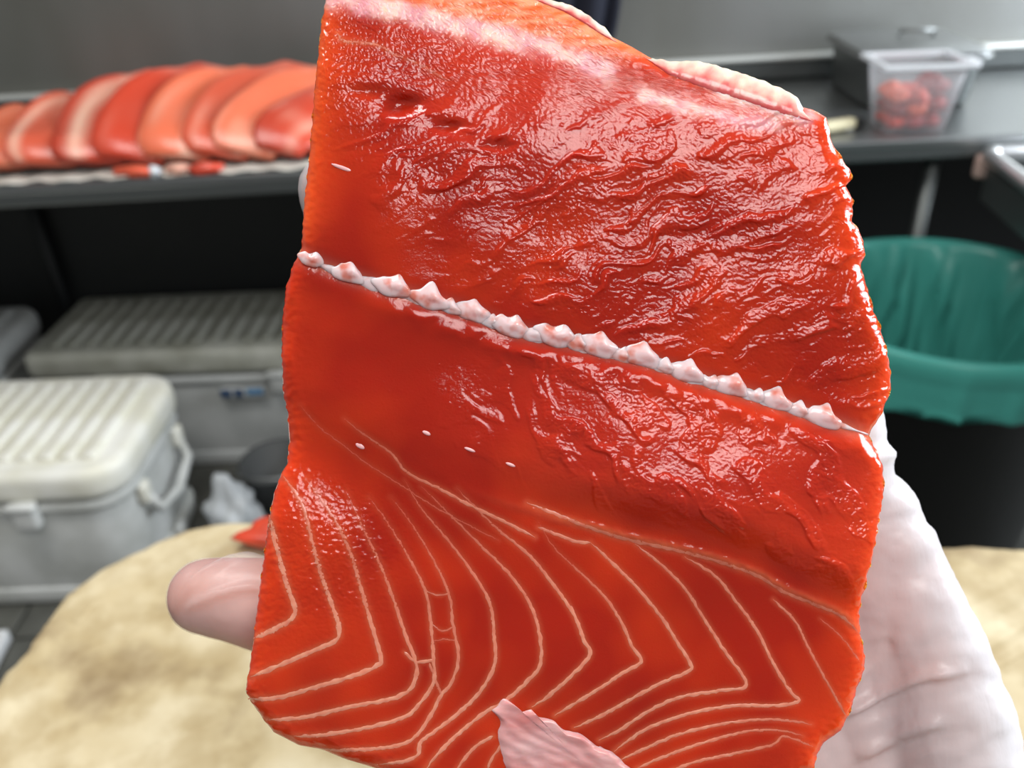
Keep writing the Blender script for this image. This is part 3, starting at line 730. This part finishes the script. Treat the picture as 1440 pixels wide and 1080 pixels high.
def build_flesh():
    NU, NV = 600, 860
    v = np.linspace(-38, 1133, NV); u = np.linspace(0, 1, NU)
    u = u + 0.06 * np.sin(2 * np.pi * u) / (2 * np.pi) * -1
    jl = 1.8 * pnoise(v / 12, v * 0 + 3) + 0.5 * pnoise(v / 6, v * 0 + 8)
    jr = 3.0 * pnoise(v / 16, v * 0 + 13) + 0.9 * pnoise(v / 7, v * 0 + 18)
    xl, xr = left_x(v) + jl, right_x(v) + jr
    PX = xl[:, None] + (xr - xl)[:, None] * u[None, :]; PY = np.repeat(v[:, None], NU, 1)
    px, py = PX.ravel(), PY.ravel()
    h, M = field(px, py)
    # ---- flesh colour, with dark muscle and painted shade left of centre
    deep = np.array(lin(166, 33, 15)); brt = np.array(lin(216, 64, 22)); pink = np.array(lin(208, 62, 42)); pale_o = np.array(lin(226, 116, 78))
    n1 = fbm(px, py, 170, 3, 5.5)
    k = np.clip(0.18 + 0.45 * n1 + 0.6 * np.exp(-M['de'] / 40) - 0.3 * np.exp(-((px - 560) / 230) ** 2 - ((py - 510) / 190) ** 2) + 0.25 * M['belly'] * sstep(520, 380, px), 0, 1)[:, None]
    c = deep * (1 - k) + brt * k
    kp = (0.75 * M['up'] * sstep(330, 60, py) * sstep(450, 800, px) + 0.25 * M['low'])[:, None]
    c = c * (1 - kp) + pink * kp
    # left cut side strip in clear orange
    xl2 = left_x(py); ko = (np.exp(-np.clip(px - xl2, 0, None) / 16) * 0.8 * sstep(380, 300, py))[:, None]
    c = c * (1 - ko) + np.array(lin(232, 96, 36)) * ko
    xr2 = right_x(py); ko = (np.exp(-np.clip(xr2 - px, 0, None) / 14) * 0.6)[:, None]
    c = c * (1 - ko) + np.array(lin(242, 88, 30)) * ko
    # top: flesh above the fat band is paler, streaked
    df, sf, pf = poly_dist(px, py, FATB); fd = df * sf
    kt = (sstep(0, -18, fd) * sstep(100, 55, py))[:, None] * 0.75
    streak = np.clip(0.5 + 0.9 * fbm(px * 0.35 + py * 0.9, py * 1.6 - px * 0.3, 16, 2, 2.0), 0, 1)[:, None]
    c = c * (1 - kt) + (np.array(lin(240, 120, 64)) * (1 - streak) + np.array(lin(250, 178, 138)) * streak) * kt
    fatw = np.array(lin(248, 206, 196)); fatp = np.array(lin(228, 160, 166))
    wob = fd + 7 * fbm(px, py, 26, 3, 9.9)
    kf = np.clip(np.exp(-(wob / 13) ** 2) * 1.3, 0, 1)[:, None]
    q = np.clip(0.5 + fbm(px, py, 40, 2, 0.7), 0, 1)[:, None]
    c = c * (1 - kf) + (fatw * (1 - q) + fatp * q) * kf
    for line, wd, st in ((FATC, 9, 0.95), (FLAPB, 11, 0.9)):
        d2, s2, _ = poly_dist(px, py, line); wob = d2 * s2 + 6 * fbm(px, py, 22, 2, 4.2)
        kf = (np.exp(-(wob / wd) ** 2) * st)[:, None]; c = c * (1 - kf) + (fatw * (1 - q) + fatp * q) * kf
    # seams: soft pale halo beside each fat seam
    halo = np.zeros(px.shape)
    for pl, s0, s1, w in SEAM_PX:
        x0, x1, y0, y1 = pl[:, 0].min() - 14, pl[:, 0].max() + 14, pl[:, 1].min() - 14, pl[:, 1].max() + 14
        idx = np.nonzero((px > x0) & (px < x1) & (py > y0) & (py < y1))[0]
        if len(idx) == 0: continue
        d, _, pp = poly_dist(px[idx], py[idx], [tuple(p) for p in pl[::3]] + [tuple(pl[-1])])
        halo[idx] = np.maximum(halo[idx], np.exp(-(d / (w * 2.1)) ** 2) * (s0 + (s1 - s0) * np.clip(pp * 1.6, 0, 1)))
    kh = (0.5 * halo)[:, None]; c = c * (1 - kh) + pale_o * kh
    h = h - 0.15 * halo
    # ridge edge lighter
    kr = (0.35 * np.exp(-((M['sd'] + 3) / 6) ** 2) * sstep(0.3, 0.6, M['pr']))[:, None]; c = c * (1 - kr) + pale_o * kr
    kc = (0.35 * np.exp(-(M['cd'] / 11) ** 2))[:, None]; c = c * (1 - kc) + np.array(lin(236, 150, 130)) * kc
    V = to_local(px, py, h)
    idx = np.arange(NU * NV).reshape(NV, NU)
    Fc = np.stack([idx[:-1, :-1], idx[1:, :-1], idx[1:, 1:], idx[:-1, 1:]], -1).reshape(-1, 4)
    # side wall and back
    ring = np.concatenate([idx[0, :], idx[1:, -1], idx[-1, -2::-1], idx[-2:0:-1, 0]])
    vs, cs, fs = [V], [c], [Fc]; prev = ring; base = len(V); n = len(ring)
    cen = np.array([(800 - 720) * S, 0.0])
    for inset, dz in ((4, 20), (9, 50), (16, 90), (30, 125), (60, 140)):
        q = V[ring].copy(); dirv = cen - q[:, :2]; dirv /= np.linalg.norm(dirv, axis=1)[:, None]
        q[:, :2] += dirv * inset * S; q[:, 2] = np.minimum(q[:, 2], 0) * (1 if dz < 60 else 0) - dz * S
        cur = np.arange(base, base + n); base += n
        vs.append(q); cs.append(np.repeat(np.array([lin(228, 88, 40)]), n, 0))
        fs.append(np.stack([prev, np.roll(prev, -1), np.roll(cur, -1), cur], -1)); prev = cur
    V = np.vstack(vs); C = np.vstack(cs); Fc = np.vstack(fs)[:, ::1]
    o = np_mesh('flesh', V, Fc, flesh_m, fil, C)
    # skin on the back
    sk = [tuple(V[i] + np.array([0, 0, -0.0002])) for i in prev[::6]]
    skm = mat('silvery_skin', (0.35, 0.37, 0.38), 0.3, 0.5)
    sv = np.array(sk); sv2 = sv.copy(); sv2[:, 2] -= 0.0012; sv2[:, :2] = cen + (sv2[:, :2] - cen) * 0.985
    k = len(sv)
    np_mesh('skin', np.vstack([sv, sv2]), [(i, (i + 1) % k, k + (i + 1) % k, k + i) for i in range(k)] + [tuple(range(k, 2 * k))], skm, fil, smooth=False)
    return o
build_flesh()

# fat seams as slightly proud cords
seam_m = mat('fat_seam', (0.8, 0.4, 0.25), 0.22, Subsurface_Weight=0.3, Subsurface_Scale=0.003, IOR=1.42)
attr_color(seam_m)
def build_seams():
    cw = np.array(lin(232, 150, 124)); cf = np.array(lin(196, 52, 26))
    for i, (pl, s0, s1, w) in enumerate(SEAM_PX):
        n = len(pl); s = np.arange(n) * 2.5
        t = np.gradient(pl, axis=0); t /= np.linalg.norm(t, axis=1)[:, None] + 1e-9; nr = np.column_stack([-t[:, 1], t[:, 0]])
        pl = pl + nr * (1.1 * pnoise(s / 9 + 31 * i, s * 0) + 0.6 * pnoise(s / 4 + 7 * i, s * 0 + 2))[:, None]
        e = np.linspace(0, 1, n); st = s0 + (s1 - s0) * np.clip(e * 1.6, 0, 1)
        ww = w * 1.8 * (0.4 + 0.6 * st) * (1 + 0.55 * pnoise(s / 13 + 3 * i, s * 0 + 6)) * np.clip(np.minimum(e, 1 - e) * 18, 0.15, 1)
        V = []; C = []
        off = (-1.0, -0.55, 0.0, 0.55, 1.0); hh = (-0.9, 0.02, 0.28, 0.02, -0.9)
        for a, b in zip(off, hh):
            q = pl + nr * (ww * a)[:, None]
            h, _ = field(q[:, 0], q[:, 1]); V.append(to_local(q[:, 0], q[:, 1], h + b * np.clip(st, 0.4, 1) - 0.1))
            k = np.clip(st * (0.85 + 0.35 * pnoise(s / 10 + i, s * 0 + 9)), 0, 1)[:, None] * (1.0 if abs(a) < 0.6 else 0.6)
            C.append(cf * (1 - k) + cw * k)
        V = np.stack(V, 1).reshape(-1, 3); C = np.stack(C, 1).reshape(-1, 3)
        idx = np.arange(n * 5).reshape(n, 5)
        Fc = np.stack([idx[:-1, :-1], idx[:-1, 1:], idx[1:, 1:], idx[1:, :-1]], -1).reshape(-1, 4)
        me = np_mesh('fat_seam', V, Fc, seam_m, fil, C)
build_seams()

# spine line: pale strip with a row of pointed knobs
cart_m = mat('pale_cartilage', lin(224, 170, 166), 0.12, Subsurface_Weight=0.7, Subsurface_Scale=0.004, IOR=1.45)
cart_m.node_tree.nodes['Principled BSDF'].inputs['Subsurface Radius'].default_value = (1, 0.6, 0.5)
noise_color(cart_m, lin(216, 124, 108), lin(234, 198, 200), 300, 2, 0.30, 0.52)
def build_cartilage():
    pl = catmull(CART, 2.5)[2:-2]; n = len(pl); s = np.arange(n) * 2.5
    t = np.gradient(pl, axis=0); t /= np.linalg.norm(t, axis=1)[:, None]; nr = np.column_stack([-t[:, 1], t[:, 0]])
    e = np.linspace(0, 1, n)
    w = (8.0 + 4.0 * pnoise(s / 22, s * 0)) * np.clip(np.minimum(e * 14, (1 - e) * 10), 0.2, 1)
    V = []
    for a, b in ((-1.2, -3), (-0.8, 1.5), (-0.2, 3.6), (0.35, 3.0), (0.8, 1.4), (1.2, -3)):
        q = pl + nr * (w * a)[:, None]; h, _ = field(q[:, 0], q[:, 1]); V.append(to_local(q[:, 0], q[:, 1], h + b))
    V = np.stack(V, 1).reshape(-1, 3); idx = np.arange(n * 6).reshape(n, 6)
    Fc = np.stack([idx[:-1, :-1], idx[:-1, 1:], idx[1:, 1:], idx[1:, :-1]], -1).reshape(-1, 4)
    strip = np_mesh('spine_strip', V, Fc, cart_m, fil); strip['label'] = 'glossy white cartilage strip'
    knobs = [(436, 364, 13), (489, 384, 17), (551, 403, 19), (603, 419, 20), (664, 438, 19), (717, 459, 19), (780, 472, 21), (841, 487, 21), (902, 501, 21), (964, 523, 19), (1027, 542, 19), (1092, 563, 19), (1160, 588, 20), (632, 431, 12), (690, 452, 11), (748, 470, 13), (812, 483, 14), (874, 500, 13), (934, 515, 12), (998, 537, 12), (1062, 556, 12), (1126, 577, 13)]
    for i, (kx, ky, r) in enumerate(knobs):
        r *= 1.3
        bm = bmesh.new(); bmesh.ops.create_icosphere(bm, subdivisions=4, radius=1)
        h0 = float(field(np.array([kx], float), np.array([ky], float))[0][0])
        ca, sa = math.cos(0.30), math.sin(0.30); rs = random.Random(i); p1, p2 = rs.random() * 6, rs.random() * 6
        for v in bm.verts:
            x, y, z = v.co
            pk = math.exp(-((x - 0.25) ** 2 + (y - 0.3) ** 2) / 0.14) if z > 0 else 0
            k = 1 + 0.13 * math.sin(4 * x + p1) * math.cos(3 * y + p2)
            # pointed crest leaning up and right
            up = 0.5 * math.exp(-((x - 0.2 + 0.2 * math.sin(p1)) / 0.33) ** 2) * max(0, y) + 0.22 * math.exp(-((x + 0.5) / 0.2) ** 2) * max(0, y) * math.sin(p2) ** 2
            X = (x * 1.15 * k + 0.12 * pk) * r; Y = (y * 0.52 * k + up) * r; Z = (z * 0.26 + 0.22 * pk) * r
            v.co = Vector(((kx - 720 + X * ca + Y * sa * 0.6) * S, (540 - ky - X * sa + Y * ca - 2) * S, (h0 + 2 + Z) * S))
        bm_obj('spine_knob', bm, cart_m, strip, True)
build_cartilage()

# membrane scrap at the lower edge, pale skin flap and rim along the top
memb_m = mat('pale_membrane', lin(214, 150, 146), 0.25, Subsurface_Weight=0.3, Subsurface_Scale=0.004)
noise_color(memb_m, lin(200, 126, 124), lin(222, 176, 176), 80, 4, 0.3, 0.7, stretch=(1, 2.2, 1)); add_bump(memb_m, 350, 0.25, 0.0008, stretch=(0.5, 1, 1))
def build_membrane():
    poly = zl(320, 660, [(955, 870), (1000, 830), (1035, 850), (1060, 875), (1100, 868), (1115, 890), (1180, 905), (1215, 940), (1290, 960), (1345, 1000), (1400, 1030), (1450, 1075), (1480, 1130), (1400, 1180), (1100, 1180), (1030, 1120), (1000, 1060), (985, 1000), (975, 950), (985, 910)])
    P = catmull(poly + [poly[0]], 3)[:-1]; n = len(P); c = np.array([815.0, 1070.0]); rows = 22; V = []
    j = np.arange(n); P = P + 1.6 * np.column_stack([pnoise(j / 4.0, j * 0.0), pnoise(j / 4.0, j * 0 + 4.0)])
    for r in range(rows):
        f = 1 - r / (rows - 1) * 0.999
        q = c + (P - c) * f; h, _ = field(q[:, 0], q[:, 1])
        edge = (1 - f) * np.linalg.norm(P - c, axis=1)
        lift = -1.5 + 5.5 * sstep(0, 9, edge) + 2.2 * pnoise((q[:, 0] + q[:, 1] * 0.4) / 30, (q[:, 1] - 0.5 * q[:, 0]) / 13)
        V.append(to_local(q[:, 0], q[:, 1], h * 0.6 + lift))
    V = np.vstack(V)
    Fc = np.array([(r * n + i, r * n + (i + 1) % n, (r + 1) * n + (i + 1) % n, (r + 1) * n + i) for r in range(rows - 1) for i in range(n)])
    o = np_mesh('membrane', V, Fc, memb_m, fil); o['label'] = 'pinkish white membrane scrap'
build_membrane()
flap_m = mat('pale_skin_flap', lin(232, 208, 190), 0.2, Subsurface_Weight=0.4, Subsurface_Scale=0.004)
attr_color(flap_m); add_bump(flap_m, 500, 0.15, 0.0005)
def build_flap(name, outer, inner, zb, label):
    A = catmull(outer, 3); m = len(A); B = np.array(inner, float); L = np.concatenate([[0], np.cumsum(np.linalg.norm(np.diff(B, axis=0), axis=1))])
    e = np.linspace(0, 1, m) * L[-1]; B = np.column_stack([np.interp(e, L, B[:, 0]), np.interp(e, L, B[:, 1])])
    s = np.arange(m); ta = np.clip(np.minimum(np.linspace(0, 1, m), np.linspace(1, 0, m)) * 9, 0.05, 1)[:, None]; A = B + (A - B) * (0.15 + 0.85 * ta)
    A = A + 2.2 * np.column_stack([s * 0.0, pnoise(s / 4.0, s * 0 + 1.0)])
    V = []; C = []; K = 9
    for k in range(K):
        f = k / (K - 1); q = B * (1 - f) + A * f
        h, _ = field(B[:, 0], B[:, 1])
        V.append(to_local(q[:, 0], q[:, 1], h - 1.5 + 3.2 * math.sin(math.pi * min(1, f * 1.15)) + zb * f * f + 0.5 * f * pnoise(q[:, 0] / 14, q[:, 1] / 9)))
        g = np.clip(f * 1.35 - 0.25 + 0.45 * fbm(q[:, 0], q[:, 1], 22, 3, 5.0), 0, 1)[:, None]
        C.append(np.array(lin(214, 92, 92)) * (1 - g) + np.array(lin(238, 218, 200)) * g)
    for k in range(K):      # underside
        f = 1 - k / (K - 1); q = B * (1 - f) + A * f; V.append(to_local(q[:, 0], q[:, 1] + 1.0, h + zb * f * f - 7.0 - 10 * (1 - f))); C.append(np.array(lin(236, 214, 198)) + 0 * q[:, :1])
    V = np.vstack(V); R = 2 * K
    Fc = np.array([(r * m + i, r * m + i + 1, ((r + 1) % R) * m + i + 1, ((r + 1) % R) * m + i) for r in range(R) for i in range(m - 1)])
    o = np_mesh(name, V, Fc, flap_m, fil, np.vstack(C)); o['label'] = label
build_flap('skin_flap', [(905, 70), (935, 85), (985, 87), (1040, 102), (1100, 125), (1146, 152)], [(905, 80), (940, 106), (990, 126), (1050, 145), (1105, 164), (1144, 172)], -12, 'whitish skin edge along the top')
build_flap('fat_rim', [(690, -38), (770, -2), (800, 6), (825, 20), (838, 30), (850, 38), (870, 48)], [(680, -34), (760, 4), (795, 18), (825, 36), (840, 46), (852, 53), (868, 60)], -12, 'white ragged fat rim at the top')
# small pale crumbs
crumb_m = mat('pale_crumb', lin(236, 176, 176), 0.2)
for cx, cy, a, b in ((600, 609, 6, 3), (661, 632, 8, 2.5), (718, 653, 7, 2.5), (482, 236, 17, 3), (412, 702 - 78, 0, 0), (505, 628, 7, 4)):
    if a == 0: continue
    bm = bmesh.new(); bmesh.ops.create_icosphere(bm, subdivisions=2, radius=1)
    h0 = float(field(np.array([cx], float), np.array([cy], float))[0][0])
    for v in bm.verts: v.co = Vector(((cx - 720 + v.co.x * a) * S, (540 - cy + v.co.y * b) * S, (h0 + v.co.z * 1.4 + 0.2 + 0.3 * math.sin(v.co.x * 5)) * S))
    for v in bm.verts: v.co.y -= (v.co.x - (cx - 720) * S) * 0.35
    bm_obj('fat_crumb', bm, crumb_m, fil, True)

# ------------------------------------------------------------------ the gloved left hand behind the fillet
HM = CM.copy()
def cl(px, py, d): return Vector(((px - 720) / F * d, (540 - py) / F * d, -d))
hand = thing('gloved_hand', 'left hand in a thin white disposable glove holding the salmon fillet', 'hand')
WR = cl(1275, 1330, 0.232)
hand.matrix_world = HM @ Matrix.Translation(WR)
def capsule(bm, pts, radii, flat=None, seg=18):
    """tapered rounded limb through pts; flat squashes depth"""
    P = catmull([tuple(p) for p in pts], 0.003); n = len(P)
    idx = np.linspace(0, len(pts) - 1, n); rr = np.interp(idx, range(len(pts)), radii)
    rings = []
    def ring(p, t, r):
        r = float(r); t = Vector(t).normalized(); u = t.cross(Vector((0, 0, 1))); u.normalize(); w = u.cross(t)
        fz = flat or 1.0
        return [bm.verts.new(Vector(p) - WR + r * (math.cos(a) * u + math.sin(a) * fz * w)) for a in [2 * math.pi * k / seg for k in range(seg)]]
    t0 = P[1] - P[0]; t1 = P[-1] - P[-2]; t0 = t0 / np.linalg.norm(t0); t1 = t1 / np.linalg.norm(t1)
    for a in (80, 60, 40, 20): rings.append(ring(P[0] - t0 * rr[0] * math.sin(D2R(a)), t0, rr[0] * math.cos(D2R(a))))
    for i in range(n): rings.append(ring(P[i], P[min(i + 1, n - 1)] - P[max(i - 1, 0)], rr[i]))
    for a in (20, 40, 60, 80): rings.append(ring(P[-1] + t1 * rr[-1] * math.sin(D2R(a)), t1, rr[-1] * math.cos(D2R(a))))
    for A, B in zip(rings[:-1], rings[1:]):
        for k in range(seg): bm.faces.new((A[k], A[(k + 1) % seg], B[(k + 1) % seg], B[k]))
    bm.faces.new(rings[0][::-1]); bm.faces.new(rings[-1])
def build_hand():
    bm = bmesh.new()
    # fingers (behind the fillet), little finger first
    mcp = {'little': cl(1205, 745, 0.221), 'ring': cl(1085, 690, 0.222), 'middle': cl(950, 680, 0.222), 'index': cl(812, 735, 0.222)}
    capsule(bm, [mcp['little'], cl(1178, 580, 0.2155), cl(1130, 470, 0.217), cl(1105, 395, 0.219)], [0.0108, 0.0100, 0.0088, 0.0076])
    capsule(bm, [mcp['ring'], cl(1010, 500, 0.2185), cl(950, 370, 0.219), cl(920, 280, 0.221)], [0.0112, 0.0098, 0.009, 0.008])
    capsule(bm, [mcp['middle'], cl(830, 480, 0.2185), cl(760, 335, 0.219), cl(725, 240, 0.221)], [0.0115, 0.010, 0.0092, 0.008])
    capsule(bm, [mcp['index'], cl(645, 560, 0.2175), cl(520, 410, 0.215), cl(469, 268, 0.2095)], [0.0115, 0.010, 0.0092, 0.0080])
    # palm rays
    for k, r in (('little', 0.0125), ('ring', 0.0125), ('middle', 0.0125), ('index', 0.0125)):
        capsule(bm, [WR + Vector(((-0.012 if k == 'index' else 0.010 if k == 'little' else 0), 0, 0)), (WR + mcp[k]) / 2 + Vector((0.002, 0, 0)), mcp[k]], [0.016, 0.0145, r])
    for a, b in (('little', 'ring'), ('ring', 'middle'), ('middle', 'index')):
        capsule(bm, [mcp[a], mcp[b]], [0.0115, 0.0115])
    # heel of the palm: little-finger side and thumb ball
    capsule(bm, [cl(1222, 720, 0.221), cl(1262, 830, 0.221), cl(1302, 950, 0.221), cl(1328, 1080, 0.223), cl(1322, 1230, 0.228), cl(1300, 1320, 0.232)], [0.0115, 0.0140, 0.0168, 0.0192, 0.020, 0.019])
    capsule(bm, [cl(1190, 1290, 0.228), cl(1010, 1130, 0.219), cl(760, 1010, 0.214)], [0.018, 0.0185, 0.0145])
    capsule(bm, [cl(1060, 1000, 0.222), cl(1150, 1150, 0.224), cl(1240, 1290, 0.230)], [0.013, 0.015, 0.018])
    # thumb
    capsule(bm, [cl(820, 1030, 0.214), cl(660, 945, 0.209), cl(500, 876, 0.205), cl(400, 855, 0.203), cl(335, 843, 0.203), cl(290, 838, 0.2035)], [0.0150, 0.0146, 0.0142, 0.0140, 0.0122, 0.0090])
    # wrist and forearm
    capsule(bm, [WR + Vector((0.004, 0.01, 0)), cl(1330, 1500, 0.236), cl(1400, 1750, 0.228), cl(1440, 1950, 0.222)], [0.023, 0.025, 0.028, 0.030], flat=0.8)
    o = bm_obj('hand_raw', bm, None)
    md = o.modifiers.new('r', 'REMESH'); md.mode = 'VOXEL'; md.voxel_size = 0.0011
    sm = o.modifiers.new('s', 'SMOOTH'); sm.factor = 0.5; sm.iterations = 10
    dg = bpy.context.evaluated_depsgraph_get(); dg.update()
    me = bpy.data.meshes.new_from_object(o.evaluated_get(dg))
    bpy.data.objects.remove(o)
    me.name = 'hand'
    n = len(me.vertices); V = np.empty(n * 3, np.float32); me.vertices.foreach_get('co', V); V = V.reshape(-1, 3).astype(float)
    N = np.empty(n * 3, np.float32); me.vertices.foreach_get('normal', N); N = N.reshape(-1, 3).astype(float)
    skin = mat('hand_skin', lin(200, 130, 112), 0.5, Subsurface_Weight=0.2, Subsurface_Scale=0.004)
    noise_color(skin, lin(158, 88, 72), lin(194, 128, 106), 45, 3)
    me.polygons.foreach_set('use_smooth', np.ones(len(me.polygons), dtype=bool))
    ho = link('hand', me, skin, hand)
    # glove: offset copy with a subdivided, creased surface
    g = me.copy(); g.name = 'glove'; g.materials.clear()
    bmg = bmesh.new(); bmg.from_mesh(g)
    # drop the forearm end so the glove has an open cuff, refine what shows beside the fillet
    cut = [v for v in bmg.verts if v.co.y < -0.075]
    bmesh.ops.delete(bmg, geom=cut, context='VERTS')
    bmg.to_mesh(g); bmg.free()
    n = len(g.vertices); V = np.empty(n * 3, np.float32); g.vertices.foreach_get('co', V); V = V.reshape(-1, 3).astype(float)
    N = np.empty(n * 3, np.float32); g.vertices.foreach_get('normal', N); N = N.reshape(-1, 3).astype(float)
    W = V + np.array(WR); d = -W[:, 2]; px = 720 + F * W[:, 0] / d; py = 540 - F * W[:, 1] / d
    thumb = sstep(520, 400, px) * sstep(650, 720, py)
    off = 0.0008 - 0.0005 * thumb
    loose = sstep(1000, 1150, px)
    off += loose * 0.0006 * np.clip(fbm(px * 0.5 + py * 0.8, py * 0.6 - px * 0.5, 60, 3, 3.3), -1, 1)
    # creases (photo-plane tracing on the glove): valley with a raised fold beside it
    CREASES = [
        ([(1205, 655), (1240, 640), (1275, 635), (1297, 652)], 0.0011, 9), ([(1200, 628), (1235, 622), (1270, 612)], -0.0007, 8),
        ([(1225, 740), (1260, 728), (1290, 730), (1312, 742)], -0.0006, 6), ([(1248, 815), (1280, 812), (1300, 818)], -0.0004, 5),
        ([(1200, 935), (1225, 915), (1250, 905)], -0.0009, 7), ([(1160, 1030), (1230, 995), (1300, 970), (1370, 960), (1400, 962)], -0.0010, 9),
        ([(1190, 985), (1235, 950), (1280, 930)], -0.0008, 8), ([(1190, 1090), (1250, 1062), (1310, 1040), (1360, 1030)], -0.0010, 8),
        ([(1175, 1010), (1240, 975), (1300, 950), (1350, 945)], 0.0008, 8), ([(1200, 1060), (1260, 1032), (1330, 1010)], 0.0007, 9),
        ([(248, 855), (275, 812), (320, 790), (370, 782)], 0.0006, 5), ([(262, 855), (300, 838), (340, 828), (375, 826)], 0.0006, 5),
        ([(250, 835), (285, 795), (330, 778)], -0.0004, 4), ([(300, 860), (350, 848), (400, 850)], -0.0004, 6),
        ([(290, 880), (330, 890), (370, 915)], -0.0003, 6)]
    front = N[:, 2] > -0.35
    for pts, a, w in CREASES:
        dd, _, pp = poly_dist(px, py, pts)
        off += np.where(front, a * (2.2 if pts[0][1] > 900 or pts[0][0] < 400 else 0.8) * np.exp(-(dd / w) ** 2) * np.clip(np.minimum(pp, 1 - pp) * 5 + 0.25, 0, 1), 0)
    off += 0.00010 * pnoise(px / 9, py / 6)
    V2 = V + N * np.maximum(off, 0.0002)[:, None]
    g.vertices.foreach_set('co', V2.astype(np.float32).ravel()); g.update()
    a = g.color_attributes.new('Col', 'FLOAT_COLOR', 'POINT')
    c4 = np.ones((n, 4), np.float32); edge_x = np.interp(py, [570, 720, 890, 1060, 1300], [1250, 1312, 1380, 1430, 1450])
    al = np.clip(0.46 + 0.42 * np.exp(-np.clip(edge_x - px, 0, None) / 55) + 0.2 * sstep(760, 640, py) * loose - 0.20 * thumb - 0.15 * np.clip(fbm(px, py, 110, 2, 6.0), 0, 1), 0.15, 0.95); c4[:, 0] = c4[:, 1] = c4[:, 2] = al  # film slack and tightness, plus painted light: bright right edge, dim thumb
    a.data.foreach_set('color', c4.ravel())
    gm = mat('thin_white_glove', lin(236, 234, 238), 0.3, IOR=1.45); attr_color(gm, 'Col', 'Alpha')
    add_bump(gm, 700, 0.25, 0.0005, 3, stretch=(1, 0.35, 1))
    go = link('glove', g, gm, hand); go['label'] = 'thin translucent white glove'
build_hand()
